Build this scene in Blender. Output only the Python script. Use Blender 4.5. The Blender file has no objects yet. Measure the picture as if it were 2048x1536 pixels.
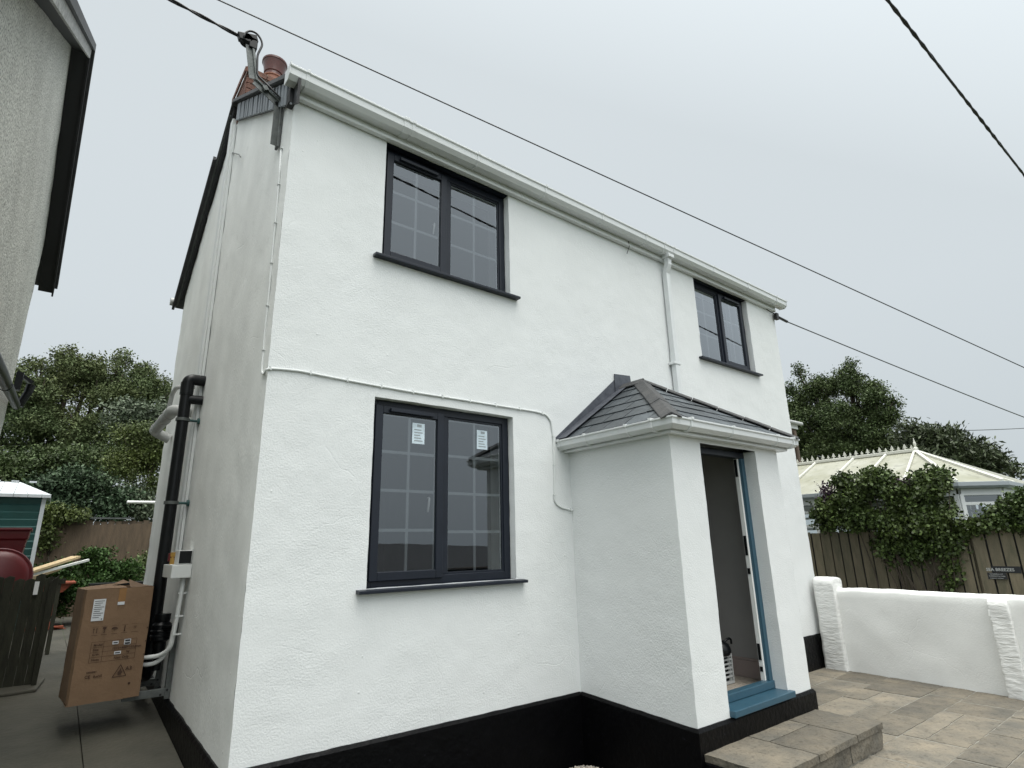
import bpy, math, random
import numpy as np
from mathutils import Vector, Matrix, noise
random.seed(7); rng = np.random.default_rng(7)
R = math.radians
scene = bpy.context.scene
C = scene.collection

# ------------------------------------------------------------------ camera
CAM = Vector((-0.996, -3.888, 1.413)); FPX = 1142.02
RX = Vector((0.78591936, -0.61796371, -0.02125135))
RU = Vector((-0.15179381, -0.22613891, 0.96219532))
RF = Vector((0.59940754, 0.75298211, 0.27153001))
cd = bpy.data.cameras.new('camera'); cam = bpy.data.objects.new('camera', cd); C.objects.link(cam)
m = Matrix((RX, RU, -RF)).transposed().to_4x4(); m.translation = CAM
cam.matrix_world = m
cd.sensor_width = 36; cd.lens = FPX / 2048 * 36; cd.clip_start = .05; cd.clip_end = 3000
scene.camera = cam
def at(px, py, ax, val):
    """the world point on the plane axis=val seen at photo pixel (px, py)"""
    d = RF + RX * ((px - 1024) / FPX) - RU * ((py - 768) / FPX)
    return CAM + d * ((val - CAM[ax]) / d[ax])

# ------------------------------------------------------------------ world and sun (overcast)
SUN_EL, SUN_AZ = R(52), R(192)          # azimuth: clockwise from +Y
w = bpy.data.worlds.new('World'); scene.world = w; w.use_nodes = True
nt = w.node_tree; nt.nodes.clear()
def N(t, **k):
    n = nt.nodes.new(t)
    for a, b in k.items(): setattr(n, a, b)
    return n
def L(a, b): nt.links.new(a, b)
sky = N('ShaderNodeTexSky', sky_type='NISHITA'); sky.sun_disc = False
sky.sun_elevation = SUN_EL; sky.sun_rotation = SUN_AZ; sky.dust_density = 4; sky.air_density = 1.5
hs = N('ShaderNodeHueSaturation'); hs.inputs['Saturation'].default_value = .25; L(sky.outputs[0], hs.inputs['Color'])
tc = N('ShaderNodeTexCoord'); sp = N('ShaderNodeSeparateXYZ'); L(tc.outputs['Generated'], sp.inputs[0])
# cloud layer: pale grey near the horizon, brighter overhead
rp = N('ShaderNodeValToRGB'); L(sp.outputs['Z'], rp.inputs[0])
rp.color_ramp.elements[0].position = 0; rp.color_ramp.elements[0].color = (.52, .578, .61, 1)
rp.color_ramp.elements[1].position = .35; rp.color_ramp.elements[1].color = (.61, .668, .70, 1)
e = rp.color_ramp.elements.new(.80); e.color = (.655, .712, .742, 1)
e = rp.color_ramp.elements.new(1.0); e.color = (4.8, 4.75, 4.5, 1)
nz = N('ShaderNodeTexNoise'); nz.inputs['Scale'].default_value = 1.6; nz.inputs['Detail'].default_value = 5; L(tc.outputs['Generated'], nz.inputs['Vector'])
mr = N('ShaderNodeMapRange'); L(nz.outputs['Fac'], mr.inputs['Value'])
mr.inputs['From Min'].default_value = .3; mr.inputs['From Max'].default_value = .7
mr.inputs['To Min'].default_value = .992; mr.inputs['To Max'].default_value = 1.006
# the side of the sky where the hidden sun stands is brighter
dt = N('ShaderNodeVectorMath', operation='DOT_PRODUCT'); L(tc.outputs['Generated'], dt.inputs[0])
dt.inputs[1].default_value = (math.sin(SUN_AZ) * math.cos(SUN_EL), math.cos(SUN_AZ) * math.cos(SUN_EL), math.sin(SUN_EL))
m2 = N('ShaderNodeMapRange'); L(dt.outputs['Value'], m2.inputs['Value'])
m2.inputs['From Min'].default_value = .15; m2.inputs['From Max'].default_value = 1
m2.inputs['To Min'].default_value = 1.0; m2.inputs['To Max'].default_value = 1.9
mu = N('ShaderNodeMath', operation='MULTIPLY'); L(mr.outputs[0], mu.inputs[0]); L(m2.outputs[0], mu.inputs[1])
vm = N('ShaderNodeVectorMath', operation='SCALE'); L(rp.outputs[0], vm.inputs[0]); L(mu.outputs[0], vm.inputs['Scale'])
b1 = N('ShaderNodeBackground'); L(hs.outputs[0], b1.inputs[0]); b1.inputs[1].default_value = .012
b2 = N('ShaderNodeBackground'); L(vm.outputs[0], b2.inputs[0]); b2.inputs[1].default_value = 1.0
ad = N('ShaderNodeAddShader'); L(b1.outputs[0], ad.inputs[0]); L(b2.outputs[0], ad.inputs[1])
wo = N('ShaderNodeOutputWorld'); L(ad.outputs[0], wo.inputs[0])
sd = bpy.data.lights.new('sun', 'SUN'); sd.energy = .9; sd.angle = R(40); sd.color = (1, .965, .90)
so = bpy.data.objects.new('sun', sd); C.objects.link(so)
so.rotation_euler = (Vector((math.sin(SUN_AZ) * math.cos(SUN_EL), math.cos(SUN_AZ) * math.cos(SUN_EL), math.sin(SUN_EL)))).to_track_quat('Z', 'Y').to_euler()
vs = scene.view_settings; vs.view_transform = 'Standard'; vs.look = 'None'; vs.gamma = 1; vs.use_curve_mapping = False; vs.exposure = 0

# ------------------------------------------------------------------ materials
M = {}
def mat(name, col, rough=.7, var=.0, vscale=4, bump=0, bscale=60, metal=0, col2=None, stretch=None, detail=6, spec=.5, island=0, fine=None, bump2=0, bscale2=8):
    mt = bpy.data.materials.new(name); mt.use_nodes = True; t = mt.node_tree; b = t.nodes['Principled BSDF']
    b.inputs['Roughness'].default_value = rough; b.inputs['Metallic'].default_value = metal
    b.inputs['Specular IOR Level'].default_value = spec
    col = tuple(col) + (1,); b.inputs['Base Color'].default_value = col
    tcn = t.nodes.new('ShaderNodeTexCoord'); src = tcn.outputs['Object']
    if stretch:
        mp = t.nodes.new('ShaderNodeMapping'); mp.inputs['Scale'].default_value = stretch[:3]
        if len(stretch) > 3: mp.inputs['Rotation'].default_value = stretch[3]
        t.links.new(src, mp.inputs['Vector']); src2 = mp.outputs[0]
    else: src2 = src
    cur = None
    if var or col2:
        n = t.nodes.new('ShaderNodeTexNoise'); n.inputs['Scale'].default_value = vscale; n.inputs['Detail'].default_value = detail
        n.inputs['Roughness'].default_value = .6
        t.links.new(src2, n.inputs['Vector'])
        r = t.nodes.new('ShaderNodeMapRange'); r.inputs['From Min'].default_value = .32; r.inputs['From Max'].default_value = .68
        t.links.new(n.outputs['Fac'], r.inputs['Value'])
        mx = t.nodes.new('ShaderNodeMix'); mx.data_type = 'RGBA'
        c2 = tuple(col2) + (1,) if col2 else tuple(c * (1 - var) for c in col[:3]) + (1,)
        mx.inputs[6].default_value = col if col2 else tuple(min(1, c * (1 + var * .6)) for c in col[:3]) + (1,); mx.inputs[7].default_value = c2
        t.links.new(r.outputs[0], mx.inputs[0]); cur = mx.outputs[2]
    if island:
        g = t.nodes.new('ShaderNodeNewGeometry'); r = t.nodes.new('ShaderNodeMapRange')
        r.inputs['To Min'].default_value = 1 - island; r.inputs['To Max'].default_value = 1 + island
        t.links.new(g.outputs['Random Per Island'], r.inputs['Value'])
        v = t.nodes.new('ShaderNodeVectorMath'); v.operation = 'SCALE'
        if cur: t.links.new(cur, v.inputs[0])
        else: v.inputs[0].default_value = col[:3]
        t.links.new(r.outputs[0], v.inputs['Scale']); cur = v.outputs[0]
    if fine:      # small dark specks
        n = t.nodes.new('ShaderNodeTexNoise'); n.inputs['Scale'].default_value = fine[0]; n.inputs['Detail'].default_value = 3
        t.links.new(src, n.inputs['Vector'])
        r = t.nodes.new('ShaderNodeMapRange'); r.inputs['From Min'].default_value = fine[1]; r.inputs['From Max'].default_value = fine[1] + .1
        r.inputs['To Min'].default_value = 1; r.inputs['To Max'].default_value = fine[2]
        t.links.new(n.outputs['Fac'], r.inputs['Value'])
        v = t.nodes.new('ShaderNodeVectorMath'); v.operation = 'SCALE'
        if cur: t.links.new(cur, v.inputs[0])
        else: v.inputs[0].default_value = col[:3]
        t.links.new(r.outputs[0], v.inputs['Scale']); cur = v.outputs[0]
    if cur: t.links.new(cur, b.inputs['Base Color'])
    last = None
    for bs, sc, dist in ((bump, bscale, .01), (bump2, bscale2, .03)):
        if not bs: continue
        n = t.nodes.new('ShaderNodeTexNoise'); n.inputs['Scale'].default_value = sc; n.inputs['Detail'].default_value = 5
        t.links.new(src2 if stretch else src, n.inputs['Vector'])
        bp = t.nodes.new('ShaderNodeBump'); bp.inputs['Strength'].default_value = bs; bp.inputs['Distance'].default_value = dist
        t.links.new(n.outputs['Fac'], bp.inputs['Height'])
        if last: t.links.new(last, bp.inputs['Normal'])
        last = bp.outputs[0]
    if name in ('white_render', 'side_render', 'garden_white') and last:
        n = t.nodes.new('ShaderNodeTexNoise'); n.inputs['Scale'].default_value = 1.7; n.inputs['Detail'].default_value = 4; t.links.new(src, n.inputs['Vector'])
        r = t.nodes.new('ShaderNodeMapRange'); r.inputs['From Min'].default_value = .38; r.inputs['From Max'].default_value = .62; r.inputs['To Min'].default_value = .45; r.inputs['To Max'].default_value = 1.0
        t.links.new(n.outputs['Fac'], r.inputs['Value'])
        for nd in t.nodes:
            if nd.type == 'BUMP':
                mm = t.nodes.new('ShaderNodeMath'); mm.operation = 'MULTIPLY'; mm.inputs[1].default_value = nd.inputs['Strength'].default_value
                t.links.new(r.outputs[0], mm.inputs[0]); t.links.new(mm.outputs[0], nd.inputs['Strength'])
        n = t.nodes.new('ShaderNodeTexVoronoi'); n.inputs['Scale'].default_value = 9; t.links.new(src, n.inputs['Vector'])      # odd pits and nibs in the paint
        r = t.nodes.new('ShaderNodeMapRange'); r.inputs['From Min'].default_value = .0; r.inputs['From Max'].default_value = .09; r.inputs['To Min'].default_value = 1; r.inputs['To Max'].default_value = 0
        t.links.new(n.outputs['Distance'], r.inputs['Value'])
        sc_ = t.nodes.new('ShaderNodeSeparateColor'); t.links.new(n.outputs['Color'], sc_.inputs[0])
        gt = t.nodes.new('ShaderNodeMath'); gt.operation = 'GREATER_THAN'; gt.inputs[1].default_value = .82; t.links.new(sc_.outputs[0], gt.inputs[0])
        ml = t.nodes.new('ShaderNodeMath'); ml.operation = 'MULTIPLY'; t.links.new(r.outputs[0], ml.inputs[0]); t.links.new(gt.outputs[0], ml.inputs[1])
        bp = t.nodes.new('ShaderNodeBump'); bp.inputs['Strength'].default_value = .5; bp.inputs['Distance'].default_value = .006
        t.links.new(ml.outputs[0], bp.inputs['Height']); t.links.new(last, bp.inputs['Normal']); last = bp.outputs[0]
        wn_ = t.nodes.new('ShaderNodeTexNoise'); wn_.inputs['Scale'].default_value = 3; wv = t.nodes.new('ShaderNodeVectorMath'); wv.operation = 'MULTIPLY_ADD'; wv.inputs[1].default_value = (.25, .25, .25)
        t.links.new(src, wn_.inputs['Vector']); t.links.new(wn_.outputs['Color'], wv.inputs[0]); t.links.new(src, wv.inputs[2])
        n = t.nodes.new('ShaderNodeTexVoronoi'); n.feature = 'DISTANCE_TO_EDGE'; n.inputs['Scale'].default_value = 1.1; t.links.new(wv.outputs[0], n.inputs['Vector'])   # hairline cracks painted over
        r = t.nodes.new('ShaderNodeMapRange'); r.inputs['From Min'].default_value = .0; r.inputs['From Max'].default_value = .006; t.links.new(n.outputs['Distance'], r.inputs['Value'])
        k1 = t.nodes.new('ShaderNodeTexNoise'); k1.inputs['Scale'].default_value = 1.3; t.links.new(src, k1.inputs['Vector'])
        k2 = t.nodes.new('ShaderNodeMapRange'); k2.inputs['From Min'].default_value = .52; k2.inputs['From Max'].default_value = .60; k2.inputs['To Max'].default_value = .28; t.links.new(k1.outputs['Fac'], k2.inputs['Value'])
        bp = t.nodes.new('ShaderNodeBump'); bp.inputs['Distance'].default_value = .004; t.links.new(k2.outputs[0], bp.inputs['Strength'])
        t.links.new(r.outputs[0], bp.inputs['Height']); t.links.new(last, bp.inputs['Normal']); last = bp.outputs[0]
    if last: t.links.new(last, b.inputs['Normal'])
    M[name] = mt; return mt
mat('white_render', (.715, .732, .728), .85, var=.03, vscale=1.4, bump=.42, bscale=82, bump2=.14, bscale2=11, spec=.25, fine=(7, .72, .93))
mat('side_render', (.80, .815, .80), .85, var=.09, vscale=1.3, bump=.3, bscale=40, stretch=(1, 1.5, .8, (R(-35), 0, 0)), bump2=.1, bscale2=6, spec=.25, fine=(5, .66, .9))
mat('black_paint', (.0013, .0013, .0018), .45, var=.3, vscale=6, bump=.7, bscale=24, spec=.15, fine=(34, .70, 14))
mat('upvc', (.66, .68, .68), .3, spec=.5, var=.03, vscale=3)
mat('upvc_soft', (.66, .68, .67), .4, spec=.4, var=.05, vscale=2)
mat('anthracite', (.009, .0125, .021), .4, spec=.38, var=.12, vscale=8)
mat('black_plastic', (.004, .005, .006), .35, spec=.3, var=.2, vscale=6)
mat('dark_slate', (.052, .062, .070), .5, var=.3, vscale=14, island=.30, bump=.5, bscale=40)
mat('hung_slate', (.20, .22, .24), .6, var=.12, vscale=5, island=.22, bump=.1, bscale=20)
mat('roof_slate', (.05, .052, .055), .6, var=.3, vscale=6, bump=.6, bscale=25)
mat('hip_clay', (.060, .060, .060), .8, col2=(.030, .032, .034), vscale=9, bump=.7, bscale=50)
mat('lead', (.055, .060, .075), .5, col2=(.10, .108, .125), vscale=11, bump=.35, bscale=30, metal=.25)
mat('mortar', (.20, .16, .13), .9, var=.2, bump=.6, bscale=60)
mat('blue_paint', (.030, .085, .125), .4, var=.08, vscale=8)
mat('chimney_brick', (.165, .078, .055), .85, var=.35, vscale=9, island=.25, bump=.8, bscale=50)
mat('terracotta', (.10, .026, .018), .25, var=.2, vscale=9)
mat('terracotta_pale', (.34, .15, .10), .7, var=.2, vscale=9)
mat('galvanised', (.14, .15, .147), .5, metal=.35, col2=(.08, .09, .085), vscale=10, bump=.3, bscale=40)
mat('cable_black', (.012, .012, .014), .5)
mat('wire_grey', (.06, .065, .07), .5)
mat('room', (.20, .21, .22), .9, var=.06)
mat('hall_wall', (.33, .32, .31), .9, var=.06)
mat('plaster_white', (.78, .79, .77), .8, var=.05)
mat('carpet', (.34, .30, .25), .95, bump=.6, bscale=150)
mat('pink_skirting', (.33, .27, .25), .6)
mat('glazing_bar', (.27, .285, .30), .5)
mat('sticker', (.62, .72, .78), .5, var=.12, vscale=20)
mat('handle_white', (.75, .75, .74), .35)
mat('cardboard', (.19, .118, .068), .85, var=.10, vscale=5, island=0, bump=.25, bscale=30, bump2=.4, bscale2=5, fine=(9, .70, .72))
mat('cardboard_dark', (.13, .08, .045), .85, var=.2, vscale=6)
mat('tape_brown', (.26, .135, .05), .25)
mat('print_brown', (.055, .028, .016), .8)
mat('paper', (.62, .64, .66), .6, var=.08, vscale=30)
mat('print_black', (.02, .02, .022), .6)
mat('concrete_path', (.082, .077, .060), .85, col2=(.034, .034, .026), vscale=1.3, detail=11, bump=.6, bscale=30, bump2=.5, bscale2=5, fine=(14, .66, .7))
mat('sandstone', (.200, .172, .128), .85, col2=(.108, .101, .084), vscale=3.4, bump=1.0, bscale=40, bump2=1.0, bscale2=7, island=.26, fine=(26, .56, .72), detail=9)
mat('pointing', (.22, .21, .18), .95, var=.2, vscale=12, bump=.6, bscale=60)
mat('soil', (.045, .038, .03), .95, var=.4, bump=1, bscale=40)
mat('gravel_stone', (.30, .27, .23), .85, island=.5)
mat('asphalt', (.055, .055, .055), .9, var=.2, bump=.5, bscale=60)
mat('grassland', (.05, .07, .025), .95, var=.4, vscale=.5)
mat('roughcast', (.68, .68, .63), .95, col2=(.54, .54, .50), vscale=2, bump=1.0, bscale=55, bump2=.6, bscale2=22, fine=(60, .50, .42))
mat('aged_board', (.60, .60, .58), .7, col2=(.16, .16, .16), vscale=14, stretch=(1, 4, 1), bump=.4)
mat('soffit_black', (.012, .013, .015), .6)
mat('fence_wood', (.175, .145, .098), .85, col2=(.105, .096, .062), vscale=5, stretch=(3, 3, .6), bump=.6, bscale=30, island=.25)
mat('fence_wood_old', (.13, .092, .06), .85, col2=(.085, .062, .042), vscale=5, stretch=(3, 3, .6), bump=.6, bscale=30, island=.3)
mat('mossy_wood', (.036, .037, .022), .9, col2=(.018, .018, .011), vscale=7, stretch=(3, 3, .6), bump=.7, bscale=30, island=.3)
mat('new_timber', (.52, .39, .22), .7, var=.15, vscale=8, stretch=(4, 1, 4))
mat('red_timber', (.23, .05, .02), .6, var=.3, vscale=9)
mat('red_plastic', (.11, .006, .009), .4, var=.12, vscale=6)
mat('shed_green', (.018, .075, .07), .5, var=.15, vscale=3)
mat('shed_roof', (.60, .63, .65), .5, col2=(.45, .48, .50), vscale=3)
mat('blue_plastic', (.03, .045, .32), .4)
mat('garden_white', (.76, .765, .745), .85, var=.06, vscale=2, bump=.3, bscale=60, bump2=.2, bscale2=5)
mat('brushed_white', (.76, .765, .745), .85, var=.07, vscale=3, bump=.4, bscale=14, stretch=(1, 1, 3.5), bump2=.5, bscale2=10)
mat('poly_roof', (.37, .37, .315), .5, col2=(.25, .25, .18), vscale=2.0, bump=.2, bscale=8, fine=(9, .56, .78), detail=9)
mat('poly_bar', (.60, .60, .54), .5)
mat('grey_upvc', (.30, .33, .35), .45)
mat('brick_brown', (.12, .09, .07), .9, var=.3, bump=.6)
mat('leaf_dark', (.052, .082, .032), .55, island=.5, spec=.25, col2=(.074, .098, .034), vscale=.6)
mat('leaf_cypress', (.078, .115, .050), .65, island=.35, spec=.2, col2=(.115, .130, .052), vscale=.7)
mat('leaf_blue', (.040, .072, .038), .6, island=.45, spec=.25, col2=(.058, .088, .044), vscale=.9)
mat('leaf_yellow', (.10, .125, .03), .55, island=.5, spec=.3, col2=(.06, .085, .03), vscale=.9)
mat('leaf_grey', (.12, .15, .095), .6, island=.5, spec=.3, col2=(.055, .075, .045), vscale=.9)
mat('leaf_hedge', (.030, .070, .016), .6, island=.5, spec=.25, col2=(.05, .095, .022), vscale=1.5)
mat('leaf_ivy', (.042, .070, .018), .5, island=.6, spec=.35, col2=(.072, .10, .026), vscale=1.8)
mat('leaf_purple', (.055, .03, .05), .5, island=.4)
mat('leaf_rhodo', (.055, .072, .034), .5, island=.5, spec=.35)
mat('bark', (.07, .055, .04), .9, var=.3, bump=.8, bscale=30)
mat('petal', (.7, .72, .62), .6)
mat('brass', (.5, .3, .08), .4, metal=.6)
mat('light_grey_plastic', (.42, .43, .42), .5)
def glass(name, mul):
    mt = bpy.data.materials.new(name); mt.use_nodes = True; t = mt.node_tree; t.nodes.clear()
    o = t.nodes.new('ShaderNodeOutputMaterial'); mx = t.nodes.new('ShaderNodeMixShader')
    tr = t.nodes.new('ShaderNodeBsdfTransparent'); tr.inputs[0].default_value = (.86, .89, .89, 1)
    gl = t.nodes.new('ShaderNodeBsdfGlossy'); gl.inputs['Roughness'].default_value = .0; gl.inputs[0].default_value = (.90, .95, 1, 1)
    fr = t.nodes.new('ShaderNodeFresnel'); fr.inputs['IOR'].default_value = 1.5
    ma = t.nodes.new('ShaderNodeMath'); ma.operation = 'MULTIPLY'; ma.use_clamp = True; ma.inputs[1].default_value = mul
    nz = t.nodes.new('ShaderNodeTexNoise'); nz.inputs['Scale'].default_value = 2.2; bp = t.nodes.new('ShaderNodeBump')
    bp.inputs['Strength'].default_value = .02; bp.inputs['Distance'].default_value = .02
    tcn = t.nodes.new('ShaderNodeTexCoord'); t.links.new(tcn.outputs['Object'], nz.inputs['Vector'])
    t.links.new(nz.outputs['Fac'], bp.inputs['Height']); t.links.new(bp.outputs[0], gl.inputs['Normal'])
    t.links.new(fr.outputs[0], ma.inputs[0]); t.links.new(ma.outputs[0], mx.inputs[0])
    t.links.new(tr.outputs[0], mx.inputs[1]); t.links.new(gl.outputs[0], mx.inputs[2]); t.links.new(mx.outputs[0], o.inputs[0])
    M[name] = mt
glass('glass', 3.3)

# ------------------------------------------------------------------ mesh helpers
class MB:
    def __init__(s): s.v = []; s.f = []
    def add(s, vs, fs):
        o = len(s.v); s.v += [tuple(v) for v in vs]; s.f += [tuple(i + o for i in f) for f in fs]; return s
    def box(s, x0, x1, y0, y1, z0, z1):
        return s.add([(x, y, z) for z in (z0, z1) for y in (y0, y1) for x in (x0, x1)],
                     [(0, 2, 3, 1), (4, 5, 7, 6), (0, 1, 5, 4), (1, 3, 7, 5), (3, 2, 6, 7), (2, 0, 4, 6)])
    def obox(s, c, ax, ay, az):
        c, ax, ay, az = map(Vector, (c, ax, ay, az))
        return s.add([c + ax * x + ay * y + az * z for z in (-1, 1) for y in (-1, 1) for x in (-1, 1)],
                     [(0, 2, 3, 1), (4, 5, 7, 6), (0, 1, 5, 4), (1, 3, 7, 5), (3, 2, 6, 7), (2, 0, 4, 6)])
    def bar(s, a, b, wid, thk, up=(0, 0, 1)):
        a, b = Vector(a), Vector(b); d = (b - a); l = d.length / 2; d.normalize(); u = Vector(up)
        sd_ = d.cross(u)
        if sd_.length < 1e-4: sd_ = d.cross(Vector((0, 1, 0)))
        sd_.normalize(); n = sd_.cross(d)
        return s.obox((a + b) / 2, d * l, sd_ * wid / 2, n * thk / 2)
    def tube(s, pts, r, seg=10, cap=True):
        pts = [Vector(p) for p in pts]; n = len(pts); rs = r if isinstance(r, (list, tuple)) else [r] * n
        o = len(s.v); prev = None
        for i, p in enumerate(pts):
            t = (pts[min(i + 1, n - 1)] - pts[max(i - 1, 0)]).normalized()
            if prev is None:
                u = t.cross(Vector((0, 0, 1)));
                if u.length < .05: u = t.cross(Vector((1, 0, 0)))
            else: u = prev - t * prev.dot(t)
            u.normalize(); v = t.cross(u); prev = u
            for k in range(seg):
                a = 2 * math.pi * k / seg; s.v.append(tuple(p + (u * math.cos(a) + v * math.sin(a)) * rs[i]))
        for i in range(n - 1):
            for k in range(seg):
                s.f.append((o + i * seg + k, o + i * seg + (k + 1) % seg, o + (i + 1) * seg + (k + 1) % seg, o + (i + 1) * seg + k))
        if cap: s.f.append(tuple(o + k for k in range(seg))[::-1]); s.f.append(tuple(o + (n - 1) * seg + k for k in range(seg)))
        return s
    def lathe(s, c, prof, seg=24, axis=(0, 0, 1)):
        c = Vector(c); a = Vector(axis).normalized(); u = a.orthogonal().normalized(); v = a.cross(u); o = len(s.v)
        for r, z in prof:
            for k in range(seg):
                t = 2 * math.pi * k / seg; s.v.append(tuple(c + a * z + (u * math.cos(t) + v * math.sin(t)) * r))
        for i in range(len(prof) - 1):
            for k in range(seg):
                s.f.append((o + i * seg + k, o + i * seg + (k + 1) % seg, o + (i + 1) * seg + (k + 1) % seg, o + (i + 1) * seg + k))
        return s
    def prism(s, poly, off):
        n = len(poly); off = Vector(off); p = [Vector(q) for q in poly]
        s.add(p + [q + off for q in p], [tuple(range(n))[::-1], tuple(range(n, 2 * n))] + [(i, (i + 1) % n, n + (i + 1) % n, n + i) for i in range(n)])
        return s
    def sweep(s, path, prof, closed=False, cap=True):
        """path: (x, y) corners; prof: closed (out, z) profile; out = to the right of travel"""
        P = [Vector((p[0], p[1])) for p in path]; n = len(P); o = len(s.v); k = len(prof)
        for i in range(n):
            d1 = (P[i] - P[i - 1]).normalized() if i else None; d2 = (P[i + 1] - P[i]).normalized() if i < n - 1 else None
            if d1 is None: d1 = d2
            if d2 is None: d2 = d1
            n1 = Vector((d1.y, -d1.x)); n2 = Vector((d2.y, -d2.x)); mm = (n1 + n2); mm = mm / (mm.length_squared / 2)
            for a, z in prof: q = P[i] + mm * a; s.v.append((q.x, q.y, z))
        for i in range(n - 1):
            for j in range(k):
                s.f.append((o + i * k + j, o + i * k + (j + 1) % k, o + (i + 1) * k + (j + 1) % k, o + (i + 1) * k + j))
        if cap: s.f.append(tuple(o + j for j in range(k))); s.f.append(tuple(o + (n - 1) * k + j for j in range(k))[::-1])
        return s
    def build(s, name, m, parent=None, smooth=False, bevel=0, recalc=True):
        me = bpy.data.meshes.new(name); me.from_pydata(s.v, [], s.f); me.validate()
        if recalc:
            import bmesh
            bm = bmesh.new(); bm.from_mesh(me); bmesh.ops.recalc_face_normals(bm, faces=bm.faces); bm.to_mesh(me); bm.free()
        me.materials.append(M[m] if isinstance(m, str) else m)
        ob = bpy.data.objects.new(name, me); C.objects.link(ob)
        if smooth:
            me.polygons.foreach_set('use_smooth', [True] * len(me.polygons))
            if smooth == 'auto':
                e = ob.modifiers.new('es', 'EDGE_SPLIT'); e.split_angle = R(35)
        if bevel:
            b = ob.modifiers.new('bevel', 'BEVEL'); b.width = bevel; b.segments = 2; b.limit_method = 'ANGLE'; b.harden_normals = False
        if parent:
            ob.parent = parent; ob.matrix_parent_inverse = chain(parent).inverted()
        return ob
def chain(o):
    mw = o.matrix_basis.copy(); p = o.parent; c = o
    while p: mw = p.matrix_basis @ c.matrix_parent_inverse @ mw; c = p; p = p.parent
    return mw
def tag(o, label, cat, group=None, kind=None):
    o['label'] = label
    if cat: o['category'] = cat
    if group: o['group'] = group
    if kind: o['kind'] = kind
    return o
def struct(o): o['kind'] = 'structure'; return o
def thing(name, label, cat, loc=(0, 0, 0), rot=0, group=None):
    o = bpy.data.objects.new(name, None); C.objects.link(o); o.location = loc; o.rotation_euler = (0, 0, rot); o.empty_display_size = .1
    return tag(o, label, cat, group)
def local(o, p): return o       # readability
def text(s, size, m, parent, origin, udir, vdir, name='printed_text', depth=.0006, align='LEFT', bold=0):
    cu = bpy.data.curves.new('t', 'FONT'); cu.body = s; cu.size = size; cu.extrude = depth; cu.align_x = align; cu.offset = bold; cu.resolution_u = 2
    to = bpy.data.objects.new('t', cu); C.objects.link(to)
    me = bpy.data.meshes.new_from_object(to.evaluated_get(bpy.context.evaluated_depsgraph_get())); bpy.data.objects.remove(to)
    u = Vector(udir).normalized(); v = Vector(vdir).normalized(); n = u.cross(v)
    mm = Matrix((u, v, n)).transposed().to_4x4(); mm.translation = Vector(origin); me.transform(mm)
    vs_ = [tuple(v_.co) for v_ in me.vertices]; fs = [tuple(p.vertices) for p in me.polygons]
    bpy.data.meshes.remove(me)
    b = MB().add(vs_, fs)
    return b.build(name, m, parent, recalc=False) if parent is not None else b
def wob(p, amp=.004, sc=7):
    p = Vector(p); return p + noise.noise_vector(p * sc) * amp + noise.noise_vector(p * sc * 4.3 + Vector((9, 3, 1))) * amp * .55
def grid(mb, O, U, V, us, vs_, holes=(), step=.05, amp=.003):
    """a wobbling wall face in the plane O + u U + v V between the cuts, without the holes (u0, u1, v0, v1)"""
    O, U, V = Vector(O), Vector(U), Vector(V)
    def cuts(a):
        out = []
        for p, q in zip(a, a[1:]):
            n = max(1, round((q - p) / step)); out += [p + (q - p) * i / n for i in range(n)]
        return out + [a[-1]]
    cu = sorted(set([us[0], us[-1]] + [h[i] for h in holes for i in (0, 1)])); cv = sorted(set([vs_[0], vs_[-1]] + [h[i] for h in holes for i in (2, 3)]))
    cu = cuts(cu); cv = cuts(cv); idx = {}; vv = []; ff = []
    def vi(i, j):
        if (i, j) not in idx: idx[i, j] = len(vv); vv.append(wob(O + U * cu[i] + V * cv[j], amp))
        return idx[i, j]
    for i in range(len(cu) - 1):
        for j in range(len(cv) - 1):
            a = (cu[i] + cu[i + 1]) / 2; b = (cv[j] + cv[j + 1]) / 2
            if any(h[0] < a < h[1] and h[2] < b < h[3] for h in holes): continue
            ff.append((vi(i, j), vi(i + 1, j), vi(i + 1, j + 1), vi(i, j + 1)))
    mb.add(vv, ff)
def reveals(mb, h, y0, y1, bottom=True, top=True, step=.05, amp=.004):
    x0, x1, z0, z1 = h; d = y1 - y0
    grid(mb, (x0, y0, 0), (0, 1, 0), (0, 0, 1), (0, d), (z0, z1), step=step, amp=amp); grid(mb, (x1, y0, 0), (0, 1, 0), (0, 0, 1), (0, d), (z0, z1), step=step, amp=amp)
    if bottom: grid(mb, (0, y0, z0), (1, 0, 0), (0, 1, 0), (x0, x1), (0, d), step=step, amp=amp)
    if top: grid(mb, (0, y0, z1), (1, 0, 0), (0, 1, 0), (x0, x1), (0, d), step=step, amp=amp)
def clip(poly, a, b, c):           # keep a*x+b*y>=c
    out = []
    for i, p in enumerate(poly):
        q = poly[(i + 1) % len(poly)]; dp = a * p[0] + b * p[1] - c; dq = a * q[0] + b * q[1] - c
        if dp >= 0: out.append(p)
        if (dp > 0 > dq) or (dp < 0 < dq): t = dp / (dp - dq); out.append((p[0] + t * (q[0] - p[0]), p[1] + t * (q[1] - p[1])))
    return out
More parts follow.
